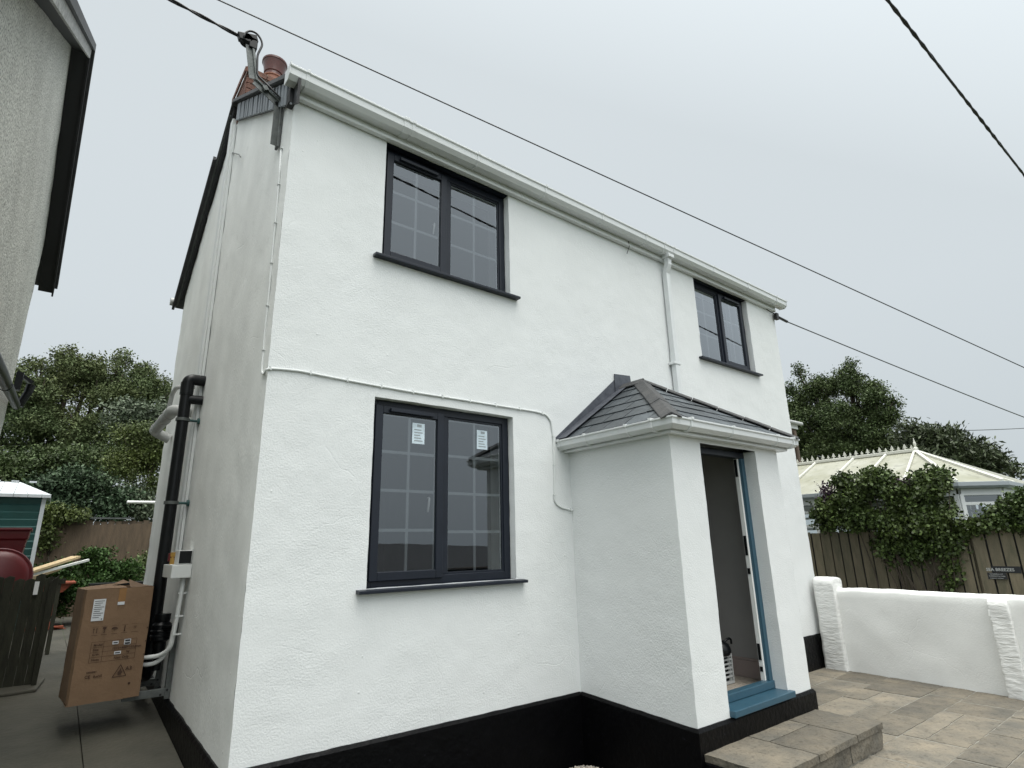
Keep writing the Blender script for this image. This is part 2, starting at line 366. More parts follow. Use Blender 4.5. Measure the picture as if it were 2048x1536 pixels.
def slates(mb, O, U, V, poly, course=.16, wid=.25, lift=.013):
    """slates laid in courses over the convex outline poly (u, v)"""
    O, U, V = Vector(O), Vector(U).normalized(), Vector(V).normalized(); Nn = U.cross(V)
    if Nn.z < 0: Nn = -Nn
    area = sum(poly[i][0] * poly[(i + 1) % len(poly)][1] - poly[(i + 1) % len(poly)][0] * poly[i][1] for i in range(len(poly)))
    pl = poly if area > 0 else poly[::-1]
    v1 = max(p[1] for p in poly); u0 = min(p[0] for p in poly); u1 = max(p[0] for p in poly); k = 0
    while k * course < v1:
        va = k * course; u = u0 - wid * (.5 if k % 2 else 0) - .02; i = 0
        while u < u1:
            jit = random.uniform(-.004, .004)
            q = [(u + .005, va + jit), (u + wid - .005, va + jit), (u + wid - .005, va + course + .01), (u + .005, va + course + .01)]
            for a in range(len(pl)):
                p_, n_ = pl[a], pl[(a + 1) % len(pl)]; ex, ey = n_[0] - p_[0], n_[1] - p_[1]
                if q: q = clip(q, -ey, ex, -ey * p_[0] + ex * p_[1])
            if len(q) > 2:
                lf = lift + random.uniform(-.002, .003); top = [O + U * a + V * b + Nn * (.005 + lf * max(0, 1 - (b - va) / course)) for a, b in q]
                bot = [O + U * a + V * b + Nn * (-.004 + (lf - .002) * max(0, 1 - (b - va) / course)) for a, b in q]; n = len(q)
                mb.add(top + bot, [tuple(range(n)), tuple(range(n, 2 * n))[::-1]] + [(i_, (i_ + 1) % n, n + (i_ + 1) % n, n + i_) for i_ in range(n)])
            u += wid
        k += 1
def arc(pts, n=6, r=.05):
    """round the corners of a polyline"""
    P = [Vector(p) for p in pts]; out = [P[0]]
    for a, b, c in zip(P, P[1:], P[2:]):
        d1 = (a - b); d2 = (c - b); rr = min(r, d1.length * .45, d2.length * .45); s_ = b + d1.normalized() * rr; e_ = b + d2.normalized() * rr
        for i in range(n + 1):
            t = i / n; out.append(s_ * (1 - t) ** 2 + b * 2 * t * (1 - t) + e_ * t * t)
    return out + [P[-1]]
def sag(a, b, s_, n=24):
    a, b = Vector(a), Vector(b); return [a.lerp(b, i / n) - Vector((0, 0, 4 * s_ * (i / n) * (1 - i / n))) for i in range(n + 1)]

# ------------------------------------------------------------------ foliage
def lumps(clumps, k=9, s=.42):
    clumps = [c[:2] for c in clumps]
    rr = random.Random(len(clumps) * 7 + k); out = []
    for c in clumps:
        ce, ra = c[0], c[1]
        for i in range(k):
            d = Vector((rr.gauss(0, 1), rr.gauss(0, 1), rr.gauss(.25, 1))).normalized() * rr.uniform(.5, .82); q = s * rr.uniform(.7, 1.25)
            out.append(((ce[0] + d.x * ra[0], ce[1] + d.y * ra[1], ce[2] + d.z * ra[2]), (ra[0] * q, ra[1] * q, ra[2] * q * .8)))
    return out
def leaves(name, m, parent, clumps, n, size, spread=.16, per=30, droop=.3, asp=.55, fill=.35, sprig=.06):
    """clumps: (centre, radii, weight); leaf cards gathered on twigs through each clump's volume"""
    W = np.array([c[2] if len(c) > 2 else c[1][0] * c[1][1] + c[1][0] * c[1][2] for c in clumps], float); W /= W.sum()
    tw = max(1, n // per); ids = rng.choice(len(clumps), tw, p=W)
    cen = np.array([c[0] for c in clumps], float)[ids]; rad = np.array([c[1] for c in clumps], float)[ids]
    d = rng.normal(size=(tw, 3)); d /= np.linalg.norm(d, axis=1)[:, None]
    rr = np.where(rng.random(tw) < fill, rng.random(tw) ** .5, .82 + .28 * rng.random(tw)); sg = rng.random(tw) < sprig; rr = np.where(sg, 1 + .28 * rng.random(tw), rr)
    tc_ = cen + d * rad * rr[:, None]
    sp_ = spread * (.6 + .8 * rng.random(tw)) * np.where(sg, .55, 1)
    p = np.repeat(tc_, per, 0) + np.clip(rng.normal(size=(tw * per, 3)), -1.9, 1.9) * np.repeat(sp_, per)[:, None] * np.array([1, 1, .7])
    k = len(p); a = rng.normal(size=(k, 3)); a += np.repeat(d, per, 0) * .7; a[:, 2] -= droop; a /= np.linalg.norm(a, axis=1)[:, None]
    b = np.cross(a, rng.normal(size=(k, 3))); b /= np.linalg.norm(b, axis=1)[:, None]; c = np.cross(a, b)
    s_ = size * (.6 + .8 * rng.random(k))[:, None]
    v = np.empty((k, 4, 3)); v[:, 0] = p; v[:, 1] = p + a * s_ * .5 + b * s_ * asp * .5 + c * s_ * .08; v[:, 2] = p + a * s_; v[:, 3] = p + a * s_ * .5 - b * s_ * asp * .5 + c * s_ * .08
    me = bpy.data.meshes.new(name); me.vertices.add(k * 4); me.vertices.foreach_set('co', v.reshape(-1).astype('f'))
    me.loops.add(k * 4); me.loops.foreach_set('vertex_index', np.arange(k * 4, dtype='i')); me.polygons.add(k)
    me.polygons.foreach_set('loop_start', np.arange(0, k * 4, 4, dtype='i')); me.polygons.foreach_set('loop_total', np.full(k, 4, 'i')); me.update(); me.validate()
    me.materials.append(M[m]); ob = bpy.data.objects.new(name, me); C.objects.link(ob)
    if parent: ob.parent = parent; ob.matrix_parent_inverse = chain(parent).inverted()
    return ob
def trunk(parent, base, clumps, r=.14, name='trunk'):
    mb = MB(); base = Vector(base); top = sum((Vector(c[0]) for c in clumps), Vector()) / len(clumps)
    fork = base.lerp(top, .45)
    mb.tube([base, base.lerp(fork, .5) + Vector((.05, -.03, 0)), fork], [r * 1.25, r, r * .8], 10)
    for c in clumps:
        e_ = Vector(c[0]); mid = fork.lerp(e_, .5) + Vector((random.uniform(-.15, .15), random.uniform(-.15, .15), random.uniform(0, .2)))
        mb.tube([fork, mid, e_], [r * .55, r * .35, r * .12], 7)
        for k in range(5):
            q = e_ + Vector((random.uniform(-1, 1) * c[1][0], random.uniform(-1, 1) * c[1][1], random.uniform(-.3, 1) * c[1][2])) * .8
            mb.tube([mid.lerp(e_, random.random()), q], [r * .12, r * .04], 5)
    return mb.build(name, 'bark', parent, smooth=True)
def plant(name, label, cat, base, clumps, m, n, size, group=None, **k):
    t = thing(name, label, cat, base, group=group)
    r = k.pop('r', .1); lk = k.pop('lump', 9); trunk(t, base, clumps, r, 'trunk' if 'tree' in cat else 'stem')
    if lk: clumps = lumps(clumps, lk)
    leaves('crown' if 'tree' in cat else 'foliage', m, t, clumps, n, size, **k)
    return t

# ================================================================== GROUND
GZ = -.36
mb = MB(); mb.add([(-900, -900, GZ), (900, -900, GZ), (900, 900, GZ), (-900, 900, GZ)], [(0, 1, 2, 3)])
struct(mb.build('ground', 'grassland'))
mb = MB(); mb.add([(-1.6, -1.6, GZ + .004), (2.72, -1.6, GZ + .004), (2.72, .1, GZ + .004), (-.03, .1, GZ + .004)], [(0, 1, 2, 3)])
struct(mb.build('flower_bed', 'soil'))
# side path: concrete bays rising towards the back garden
def pathz(y): return .01 + .08 * (min(max(y, -1.2), 4) - 1)
pm = MB(); xs = [-1.62, -.62, -.02]
for x0, x1 in ((-3.2, -.572), (-.566, -.03)):
    for y0, y1 in ((-1.2, 5.8), (5.804, 10.9)):
        n = 24; ys = [y0 + (y1 - y0) * i / n for i in range(n + 1)]
        vv = [(x, y, pathz(y)) for y in ys for x in (x0, x1)] + [(x, y, GZ) for y in (y0, y1) for x in (x0, x1)]
        ff = [(2 * i, 2 * i + 1, 2 * i + 3, 2 * i + 2) for i in range(n)] + [(0, 1, 2 * n + 3, 2 * n + 2)]
        pm.add(vv, ff)
struct(pm.build('side_path', 'concrete_path'))
struct(MB().box(-3.3, -.02, -1.19, 10.9, GZ - .1, -.175).build('path_bed', 'soil'))

# patio of sandstone flags right of the porch
PZ = -.19
mb = MB().box(2.80, 7.3, -6.0, -.02, GZ - .05, PZ + .006); struct(mb.build('patio_bed', 'pointing'))
mb = MB(); y = -.03; random.seed(21)
rows = [.34, .42, .55, .30, .46, .58, .36, .5, .62, .4, .55, .5]
for hgt in rows:
    x = 7.28
    while x > 2.76:
        wd = random.choice([.5, .68, .86, 1.05, .75]); x0 = max(2.76, x - wd)
        if x0 - 2.76 < .12: x0 = 2.76
        cutt = [(y - hgt, y)]
        if hgt > .44 and random.random() < .5: ym_ = y - hgt * random.choice([.38, .5, .62]); cutt = [(y - hgt, ym_), (ym_, y)]
        for (ylo, yhi) in cutt:
            g = .011; z = PZ + .013 + random.uniform(-.003, .003); a, b, c_, d_ = x0 + g, x - g, ylo + .005, yhi - .005
            nx = max(2, int((b - a) / .07)); ny = max(2, int((d_ - c_) / .07)); vv = []
            for j in range(ny + 1):
                for i in range(nx + 1):
                    px_ = a + (b - a) * i / nx; py_ = c_ + (d_ - c_) * j / ny; edge = i in (0, nx) or j in (0, ny)
                    q = Vector((px_, py_, z)); nn = noise.noise_vector(q * 13 + Vector((0, 0, wd * 9)))
                    if edge: q += Vector((nn.x * .011, nn.y * .011, -.004))
                    else: q.z += nn.z * .004
                    vv.append(q)
            ff = [(j * (nx + 1) + i, j * (nx + 1) + i + 1, (j + 1) * (nx + 1) + i + 1, (j + 1) * (nx + 1) + i) for j in range(ny) for i in range(nx)]
            rim = [i for i in range(nx + 1)] + [j * (nx + 1) + nx for j in range(1, ny + 1)] + [ny * (nx + 1) + i for i in range(nx - 1, -1, -1)] + [j * (nx + 1) for j in range(ny - 1, 0, -1)]
            o = len(vv); vv += [(vv[i][0], vv[i][1], PZ - .01) for i in rim]; ff += [(rim[i], rim[(i + 1) % len(rim)], o + (i + 1) % len(rim), o + i) for i in range(len(rim))]
            mb.add(vv, ff)
        x = x0
    y -= hgt
struct(mb.build('patio', 'sandstone', recalc=True))
# raised step in front of the porch
mb = MB(); X0, X1, Y0, Y1 = 2.785, 4.42, -1.69, -1.05
mb.box(X0 + .03, X1 - .02, Y0 + .02, Y1, GZ, -.046)
struct(mb.build('step_core', 'pointing'))
mb = MB()
for (a, b, c_, d_) in ((X0, 3.34, -1.69, -1.05), (3.352, 3.95, -1.69, -1.34), (3.352, 3.95, -1.33, -1.05), (3.962, X1, -1.69, -1.05)):
    grid(mb, (a, c_, 0), (1, 0, 0), (0, 1, 0), (0, b - a), (0, d_ - c_), step=.06, amp=.004)
    for O_, U_ in (((a, c_, -.045), (1, 0, 0)), ): grid(mb, O_, U_, (0, 0, 1), (0, b - a), (0, .045), step=.06, amp=.004)
    grid(mb, (b, c_, -.045), (0, 1, 0), (0, 0, 1), (0, d_ - c_), (0, .045), step=.06, amp=.004)
    grid(mb, (a, c_, -.045), (0, 1, 0), (0, 0, 1), (0, d_ - c_), (0, .045), step=.06, amp=.004)
for (a, b) in ((2.80, 3.2), (3.21, 3.83), (3.845, 4.4)):
    grid(mb, (a, Y0 + .012, PZ + .02), (1, 0, 0), (0, 0, 1), (0, b - a), (0, .135), step=.05, amp=.009)
grid(mb, (X1 - .012, Y0 + .012, PZ + .02), (0, 1, 0), (0, 0, 1), (0, .6), (0, .135), step=.05, amp=.009)
struct(mb.build('step_flags', 'sandstone', recalc=True))
struct(MB().box(2.775, 2.80, -1.675, -1.176, GZ, -.048).build('step_end', 'black_paint', bevel=.006))
# loose gravel in the corner of the bed
mb = MB(); random.seed(5)
for i in range(1500):
    a = random.uniform(0, 6.283); rr = random.random() ** .7; x = 2.42 + .36 * rr * math.cos(a); y = -.32 + .26 * rr * math.sin(a); s_ = random.uniform(.006, .016)
    if x > 2.72 or y > -.03: continue
    z = GZ + .02 + .115 * max(0, 1 - rr ** 1.6) + random.uniform(0, .01); ax = Vector((random.gauss(0, 1), random.gauss(0, 1), random.gauss(0, 1))).normalized()
    u = ax.orthogonal().normalized(); v_ = ax.cross(u); c_ = Vector((x, y, z))
    mb.add([c_ + ax * s_, c_ - ax * s_ * .8, c_ + u * s_ * 1.1, c_ - u * s_, c_ + v_ * s_ * .8, c_ - v_ * s_ * .9], [(0, 2, 4), (0, 4, 3), (0, 3, 5), (0, 5, 2), (1, 4, 2), (1, 3, 4), (1, 5, 3), (1, 2, 5)])
tag(mb.build('gravel', 'gravel_stone', recalc=False), 'small heap of pale gravel in the black-painted corner beside the porch', 'gravel', kind='stuff')

# ================================================================== THE COTTAGE
LX, YR, YT = 7.27, 4.56, .34       # length, rear face, wall thickness
HW = 4.768; EAVE = 4.93
WIN = {'low': (.781, 2.101, 1.146, 2.51), 'up': (.784, 2.104, 3.682, HW), 'right': (5.194, 6.488, 3.657, HW)}
cot = thing('cottage', 'white rendered two-storey cottage with black plinth, dark grey windows and slate-roofed porch', 'house', (0, 0, 0))
holes = list(WIN.values())
mb = MB()
DX0, DX1 = 2.9, 4.30      # way from the porch into the house (behind the porch walls)
grid(mb, (0, 0, 0), (1, 0, 0), (0, 0, 1), (0, LX), (-.34, EAVE), holes + [(DX0 + .15, DX1 - .2, .2, 2.1)])
for h in holes: reveals(mb, h, 0, .075, bottom=False, top=h[3] < 4)
wall = mb.build('wall', 'white_render', cot, smooth=True, recalc=False)
# gable walls: side face at x=0 and x=LX, rear wall
def roofz(y): return 6.44 - .62 * (2.33 - y) if y < 2.33 else 6.44 - .685 * (y - 2.33)
def gable(x):
    mb = MB(); n = 60; ys = [YR * i / n for i in range(n + 1)]; vv = []; m_ = 70
    for y_ in ys:
        zt = roofz(y_) - .10
        for j in range(m_ + 1): vv.append(wob((x, y_, -.34 + (zt + .34) * j / m_), .006))
    return mb.add(vv, [(i * (m_ + 1) + j, (i + 1) * (m_ + 1) + j, (i + 1) * (m_ + 1) + j + 1, i * (m_ + 1) + j + 1) for i in range(n) for j in range(m_)])
side = gable(0).build('side_wall', 'side_render', cot, smooth=True, recalc=False)
side['label'] = 'end wall with greyer streaky render'
gable(LX).build('side_wall', 'white_render', cot, smooth=True, recalc=False)
MB().box(.012, LX - .012, YR - .02, YR, -.34, 4.72).build('rear_wall', 'white_render', cot)
# plinth: front left of the porch, round the porch, front right, side
mb = MB(); PP = lambda top: [(.0, GZ), (.026, GZ), (.026, top - .012), (.014, top), (.0, top)]
def plinth(path, tops):
    for (a, b), (ta, tb) in zip(zip(path, path[1:]), zip(tops, tops[1:])):
        a, b = Vector(a), Vector(b); d = (b - a).normalized(); nn = Vector((d.y, -d.x)); n = max(2, int((b - a).length / .1)); vv = []
        for i in range(n + 1):
            q = a.lerp(b, i / n); top = ta + (tb - ta) * i / n
            for o_, z in ((-.02, GZ), (.026, GZ), (.027, top - .02), (.012, top + noise.noise(Vector((q.x * 9, q.y * 9, 3))) * .006), (-.02, top)):
                e_ = q + nn * o_
                if i in (0, n) and o_ > 0: e_ += d * (o_ if i else -o_)
                vv.append((e_.x, e_.y, z))
        mb.add(vv, [(i * 5 + j, (i + 1) * 5 + j, (i + 1) * 5 + j + 1, i * 5 + j + 1) for i in range(n) for j in range(4)] + [(0, 1, 2, 3, 4), tuple(n * 5 + j for j in range(5))])
PX0, PX1, PY = 2.774, 4.446, -1.146
plinth([(0, YR), (0, .02)], [.34, .185]); plinth([(.0, 0), (PX0 - .03, 0)], [.222, .205]); plinth([(PX0, -.03), (PX0, PY)], [.205, .150]); plinth([(PX0, PY), (PX1, PY)], [.150, .150]); plinth([(PX1, PY), (PX1, 0)], [.15, .19]); plinth([(PX1 + .03, 0), (LX, 0)], [.235, .213])
mb.build('plinth', 'black_paint', cot)
# roof: two slabs and the hung slates under the verge
mb = MB()
for (ya, yb) in ((-.10, 2.33), (4.80, 2.33)):
    za, zb = roofz(ya), roofz(yb)
    mb.prism([(-.075, ya, za), (-.075, yb, zb), (-.075, yb, zb - .04), (-.075, ya, za - .04)], (LX + .15, 0, 0))
roof = mb.build('roof', 'roof_slate', cot)
MB().prism([(-.03, 2.22, 6.40), (-.03, 2.33, 6.475), (-.03, 2.44, 6.40)], (LX + .06, 0, 0)).build('ridge_tile', 'hip_clay', roof)
mb = MB(); y = -.06; d = Vector((0, 1, .62)).normalized(); nn = Vector((0, -.62, 1)).normalized()
L_ = (Vector((0, 2.26, 0)) - Vector((0, -.06, 0))).length * math.hypot(1, .62); k = int(L_ / .125)
for i in range(k):
    o = Vector((-.034, -.04, roofz(-.04) - .05)) + d * (i * .125); w_ = .072 + .010 * (i % 3)
    mb.obox(o + d * w_ / 2 + Vector((0, 0, -.12)) + Vector((-.004 * (i % 2), 0, 0)), (.008, 0, 0), d * w_ / 2, (0, .01, .115))
vs_ = mb.build('verge_slates', 'hung_slate', cot); vs_['label'] = 'row of upright grey slates hung under the verge'
MB().obox(Vector((-.016, 1.06, (roofz(-.06) + roofz(2.2)) / 2 - .162)), (.010, 0, 0), (0, 1.22, .62 * 1.22), (0, 0, .115)).build('verge_backing', 'black_plastic', cot)
# rear verge: bargeboard and lifted slates edge
mb = MB(); d2 = Vector((0, 2.25, -.685 * 2.25)); 
mb.obox(Vector((-.03, 3.48, roofz(3.48) - .085)), (.016, 0, 0), (0, 1.12, -.685 * 1.12), (0, 0, .04)).build('bargeboard', 'soffit_black', cot)
MB().obox(Vector((-.092, 3.9, roofz(3.9) + .0)), (.016, 0, 0), (0, .95, -.685 * .95), (0, 0, .022)).build('verge_tile', 'roof_slate', cot)
MB().obox(Vector((-.058, 3.6, roofz(3.6) - .05)), (.010, 0, 0), (0, 1.15, -.685 * 1.15), (0, 0, .012)).build('verge_trim', 'galvanised', cot)
MB().lathe((-.14, 4.83, 4.80), [(0, 0), (.055, 0), (.055, .16), (0, .16)], 14, (1, 0, 0)).build('rear_gutter', 'light_grey_plastic', cot, smooth='auto')
# fascia and gutter
mb = MB().box(.0, LX + .0, -.038, -.008, HW + .002, EAVE - .005); mb.box(.02, LX - .02, -.052, -.037, HW + .002, HW + .03)
mb.build('fascia', 'upvc_soft', cot, bevel=.003)
MB().box(-.05, -.003, -.05, .03, 4.70, 4.86).build('verge_cap', 'soffit_black', cot, bevel=.004)
GP = [(-.0, 4.945), (.0, 4.835), (.085, 4.828), (.118, 4.862), (.120, 4.915), (.132, 4.925), (.132, 4.94), (.118, 4.94), (.110, 4.92), (.108, 4.866), (.08, 4.84), (.01, 4.845), (.01, 4.945)]
GX0, GX1 = -.09, LX + .12
gut = MB().sweep([(GX0, -.042), (GX1, -.042)], GP).build('gutter', 'upvc', cot, bevel=.002)
OUT = [(-.002, 4.95), (-.004, 4.83), (.087, 4.82), (.125, 4.858), (.128, 4.912), (.14, 4.922), (.14, 4.95)]
for gx in (.03, .86, .94, 1.62, 2.46, 3.3, 4.05, 4.40, 4.58, 5.45, 6.3, 7.1):
    mb = MB().sweep([(gx, -.042), (gx + .022, -.042)], OUT)
    if gx in (.86, .94): mb = MB().sweep([(gx, -.042), (gx + (.05 if gx == .86 else .03), -.042)], OUT)
    mb.build('gutter_bracket', 'upvc', gut, bevel=.002)
MB().sweep([(GX0 - .006, -.042), (GX0, -.042)], OUT).build('gutter_end', 'upvc', gut); MB().sweep([(GX1, -.042), (GX1 + .006, -.042)], OUT).build('gutter_end', 'upvc', gut)
# downpipe
mb = MB(); xd = 4.53
mb.add(arc([(xd, -.095, 4.84), (xd, -.095, 4.72), (xd, -.05, 4.60), (xd, -.05, 4.5)], 3, .03)[:0] or [], [])
mb.box(xd - .033, xd + .033, -.128, -.062, 4.70, 4.825)
mb.add([(xd - .033, -.128, 4.705), (xd + .033, -.128, 4.705), (xd + .033, -.062, 4.705), (xd - .033, -.062, 4.705), (xd - .033, -.085, 4.60), (xd + .033, -.085, 4.60), (xd + .033, -.018, 4.60), (xd - .033, -.018, 4.60)],
       [(0, 1, 2, 3), (4, 5, 6, 7), (0, 1, 5, 4), (1, 2, 6, 5), (2, 3, 7, 6), (3, 0, 4, 7)])
mb.box(xd - .0325, xd + .0325, -.084, -.019, 2.72, 4.61)
mb.box(xd - .055, xd + .055, -.16, -.035, 4.79, 4.832)
dp = mb.build('downpipe', 'upvc', cot, bevel=.004)
for z_ in (3.42, ): MB().box(xd - .062, xd + .062, -.092, -.004, z_, z_ + .028).build('pipe_clip', 'upvc', dp, bevel=.004)
MB().box(xd - .037, xd + .037, -.089, -.014, 3.44, 3.56).build('pipe_socket', 'upvc', dp, bevel=.004)
# small black wire hanging from the fascia
MB().tube(arc([at(1256, 480, 1, -.04), at(1259, 492, 1, -.05), at(1254, 507, 1, -.06)], 5, .03), .004, 6).build('loose_wire', 'cable_black', cot)
# chimney
def bricks(mb, x0, x1, y0, y1, z0, z1, ch=.075, cw=.225, ax='xy'):
    z = z0; k = 0
    while z < z1 - .01:
        h = min(ch - .01, z1 - z)
        for (p0, p1, fix, isx) in ((x0, x1, y0, 1), (x0, x1, y1, 1), (y0, y1, x0, 0), (y0, y1, x1, 0)):
            u = p0 - (cw / 2 if k % 2 else 0)
            while u < p1:
                a, b = max(p0, u + .005), min(p1, u + cw - .005)
                if b - a > .02:
                    e_ = random.uniform(0, .003)
                    if isx: mb.box(a, b, fix - .006 - e_, fix + .006 + e_, z, z + h)
                    else: mb.box(fix - .006 - e_, fix + .006 + e_, a, b, z, z + h)
                u += cw
        z += ch; k += 1
chm = MB(); bricks(chm, .0, .47, 2.05, 2.62, 6.14, 6.62)
bricks(chm, -.03, .50, 2.02, 2.65, 6.63, 6.70)
ch = chm.build('chimney', 'chimney_brick', cot)
MB().box(.006, .464, 2.056, 2.614, 6.0, 6.66).build('chimney_mortar', 'mortar', ch)
MB().box(0, .47, 2.05, 2.62, 6.705, 6.73).build('flaunching', 'mortar', ch)
for (px_, py_, s_) in ((.31, 2.24, 1.0), (.13, 2.5, .72)):
    MB().lathe((px_, py_, 6.72), [(.115 * s_, 0), (.112 * s_, .13 * s_), (.124 * s_, .135 * s_), (.124 * s_, .145 * s_), (.105 * s_, .15 * s_), (.08, .15 * s_)], 28).build('chimney_pot', 'terracotta_pale', ch, smooth='auto')
    MB().lathe((px_, py_, 6.72), [(.104 * s_, .145 * s_), (.102 * s_, .20 * s_), (.112 * s_, .21 * s_), (.118 * s_, .28 * s_), (.136 * s_, .355 * s_), (.143 * s_, .36 * s_), (.143 * s_, .385 * s_), (.125 * s_, .385 * s_), (.10 * s_, .2 * s_)], 28).build('chimney_pot_rim', 'terracotta', ch, smooth='auto')

# ---- windows
def window(h, rows, opening, stickers=False, handle=None):
    x0, x1, z0, z1 = h; ys = .075; F = .062
    wn = MB()
    zt = z1; zb = z0 + .0
    wn.box(x0, x0 + F, ys, ys + .065, zb, zt); wn.box(x1 - F, x1, ys, ys + .065, zb, zt)
    xm = (x0 + x1) / 2
    wn.box(x0 + F, x1 - F, ys, ys + .065, zt - F, zt); wn.box(x0 + F, x1 - F, ys, ys + .065, zb, zb + F); wn.box(xm - .03, xm + .03, ys, ys + .065, zb + F, zt - F)
    wo_ = wn.build('window', 'anthracite', cot, bevel=.005)
    if z1 == HW: MB().box(x0 - .01, x1 + .01, ys - .05, ys + .1, HW + .006, EAVE - .02).build('head_packer', 'anthracite', wo_)
    sm = MB(); sb = z0 - .002                                  # sill
    sm.add([(x0 - .075, -.062, sb - .03), (x1 + .075, -.062, sb - .03), (x1 + .075, ys, sb - .03), (x0 - .075, ys, sb - .03),
            (x0 - .075, -.062, sb - .008), (x1 + .075, -.062, sb - .008), (x1 + .075, ys, sb + .004), (x0 - .075, ys, sb + .004)],
           [(3, 2, 1, 0), (4, 5, 6, 7), (0, 1, 5, 4), (1, 2, 6, 5), (2, 3, 7, 6), (3, 0, 4, 7)])
    sm.build('sill', 'anthracite', wo_, bevel=.003)
    for i, (a, b) in enumerate(((x0 + F, xm - .03), (xm + .03, x1 - F))):
        c0, c1 = zb + F, zt - F
        if (i == 0) == (opening == 'L'):
            a2, b2, c2, d2_ = a - .022, b + .014, c0 - .022, c1 + .022; S = .062; sh = MB()
            y0_, y1_ = ys - .022, ys + .03
            sh.box(a2, a2 + S, y0_, y1_, c2, d2_); sh.box(b2 - S, b2, y0_, y1_, c2, d2_); sh.box(a2 + S, b2 - S, y0_, y1_, c2, c2 + S); sh.box(a2 + S, b2 - S, y0_, y1_, d2_ - S, d2_)
            sh.build('casement', 'anthracite', wo_, bevel=.005); a, b, c0, c1 = a2 + S, b2 - S, c2 + S, d2_ - S; yg = ys + .0
            MB().box(a + .05, b - .05, ys - .05, ys - .0225, c1 + .012, c1 + .04).build('trickle_vent', 'anthracite', wo_, bevel=.003)
            if handle:
                hx = b - .035; hz = c0 + (c1 - c0) * handle
                MB().tube(arc([(hx, yg + .06, hz + .05), (hx, yg + .035, hz + .05), (hx - .012, yg + .035, hz - .06)], 4, .02), [.009] * 12, 8).build('handle', 'handle_white', wo_, smooth=True)
        else:
            bd = MB(); B = .016
            bd.box(a, a + B, ys + .012, ys + .05, c0, c1); bd.box(b - B, b, ys + .012, ys + .05, c0, c1); bd.box(a + B, b - B, ys + .012, ys + .05, c0, c0 + B); bd.box(a + B, b - B, ys + .012, ys + .05, c1 - B, c1)
            bd.build('glazing_bead', 'anthracite', wo_, bevel=.002); a, b, c0, c1 = a + B, b - B, c0 + B, c1 - B; yg = ys + .02
        MB().add([(a - .005, yg, c0 - .005), (b + .005, yg, c0 - .005), (b + .005, yg, c1 + .005), (a - .005, yg, c1 + .005)], [(0, 1, 2, 3)]).build('pane', 'glass', wo_, recalc=False)
        gb = MB(); xc = (a + b) / 2; gb.box(xc - .011, xc + .011, yg + .010, yg + .018, c0, c1)
        for r_ in range(1, rows):
            zz = c0 + (c1 - c0) * r_ / rows; gb.box(a, xc - .011, yg + .010, yg + .018, zz - .011, zz + .011); gb.box(xc + .011, b, yg + .010, yg + .018, zz - .011, zz + .011)
        gb.box(a, a + .012, yg + .009, yg + .019, c0, c1).box(b - .012, b, yg + .009, yg + .019, c0, c1).box(a + .012, b - .012, yg + .009, yg + .019, c1 - .012, c1)
        gb.build('glazing_bar', 'glazing_bar', wo_)
        if stickers:
            sx = xc + .125 - .055; sz = c1 - (c1 - c0) / rows + .05
            st = MB().box(sx - .052, sx + .058, yg - .004, yg - .001, sz + .03, sz + .195); st.build('sticker', 'sticker', wo_)
            sp2 = MB()
            for k in range(5): sp2.box(sx - .035, sx + .04 - .012 * (k % 3), yg - .0055, yg - .0045, sz + .05 + k * .022, sz + .058 + k * .022)
            sp2.box(sx - .01, sx + .03, yg - .0055, yg - .0045, sz + .165, sz + .185).build('sticker_print', 'grey_upvc', wo_)
    # inner reveal and board
    iv = MB()
    iv.box(x0 - .03, x0 + .004, ys + .067, YT + .002, z0 + .01, z1); iv.box(x1 - .004, x1 + .03, ys + .067, YT + .002, z0 + .01, z1)
    iv.box(x0 + .004, x1 - .004, ys + .067, YT + .03, z0 - .02, z0 + .03); iv.box(x0 + .004, x1 - .004, ys + .067, YT + .002, z1 - .004, z1 + .03)
    iv.build('inner_reveal', 'plaster_white', wo_)
window(WIN['low'], 4, 'L', True, .42); window(WIN['up'], 3, 'L', False, .45); window(WIN['right'], 3, 'R')
# rooms
rm = MB()
grid(rm, (0, YT, 0), (1, 0, 0), (0, 0, 1), (.02, LX - .02), (-.1, 4.95), holes + [(3.05, 4.1, .2, 2.1)], step=9, amp=0)
for (x0, x1, z0, z1) in ((.3, 2.95, .0, 2.72), (4.25, 7.0, .0, 2.72), (.3, 3.9, 2.85, 5.0), (3.95, 7.0, 2.85, 5.0), (2.96, 4.24, .18, 2.72)):
    y0, y1 = YT + .002, 4.2
    rm.add([(x0, y0, z0), (x1, y0, z0), (x1, y1, z0), (x0, y1, z0), (x0, y0, z1), (x1, y0, z1), (x1, y1, z1), (x0, y1, z1)], [(0, 1, 2, 3), (4, 5, 6, 7), (1, 2, 6, 5), (2, 3, 7, 6), (3, 0, 4, 7)])
rm.build('interior', 'room', cot, recalc=False)

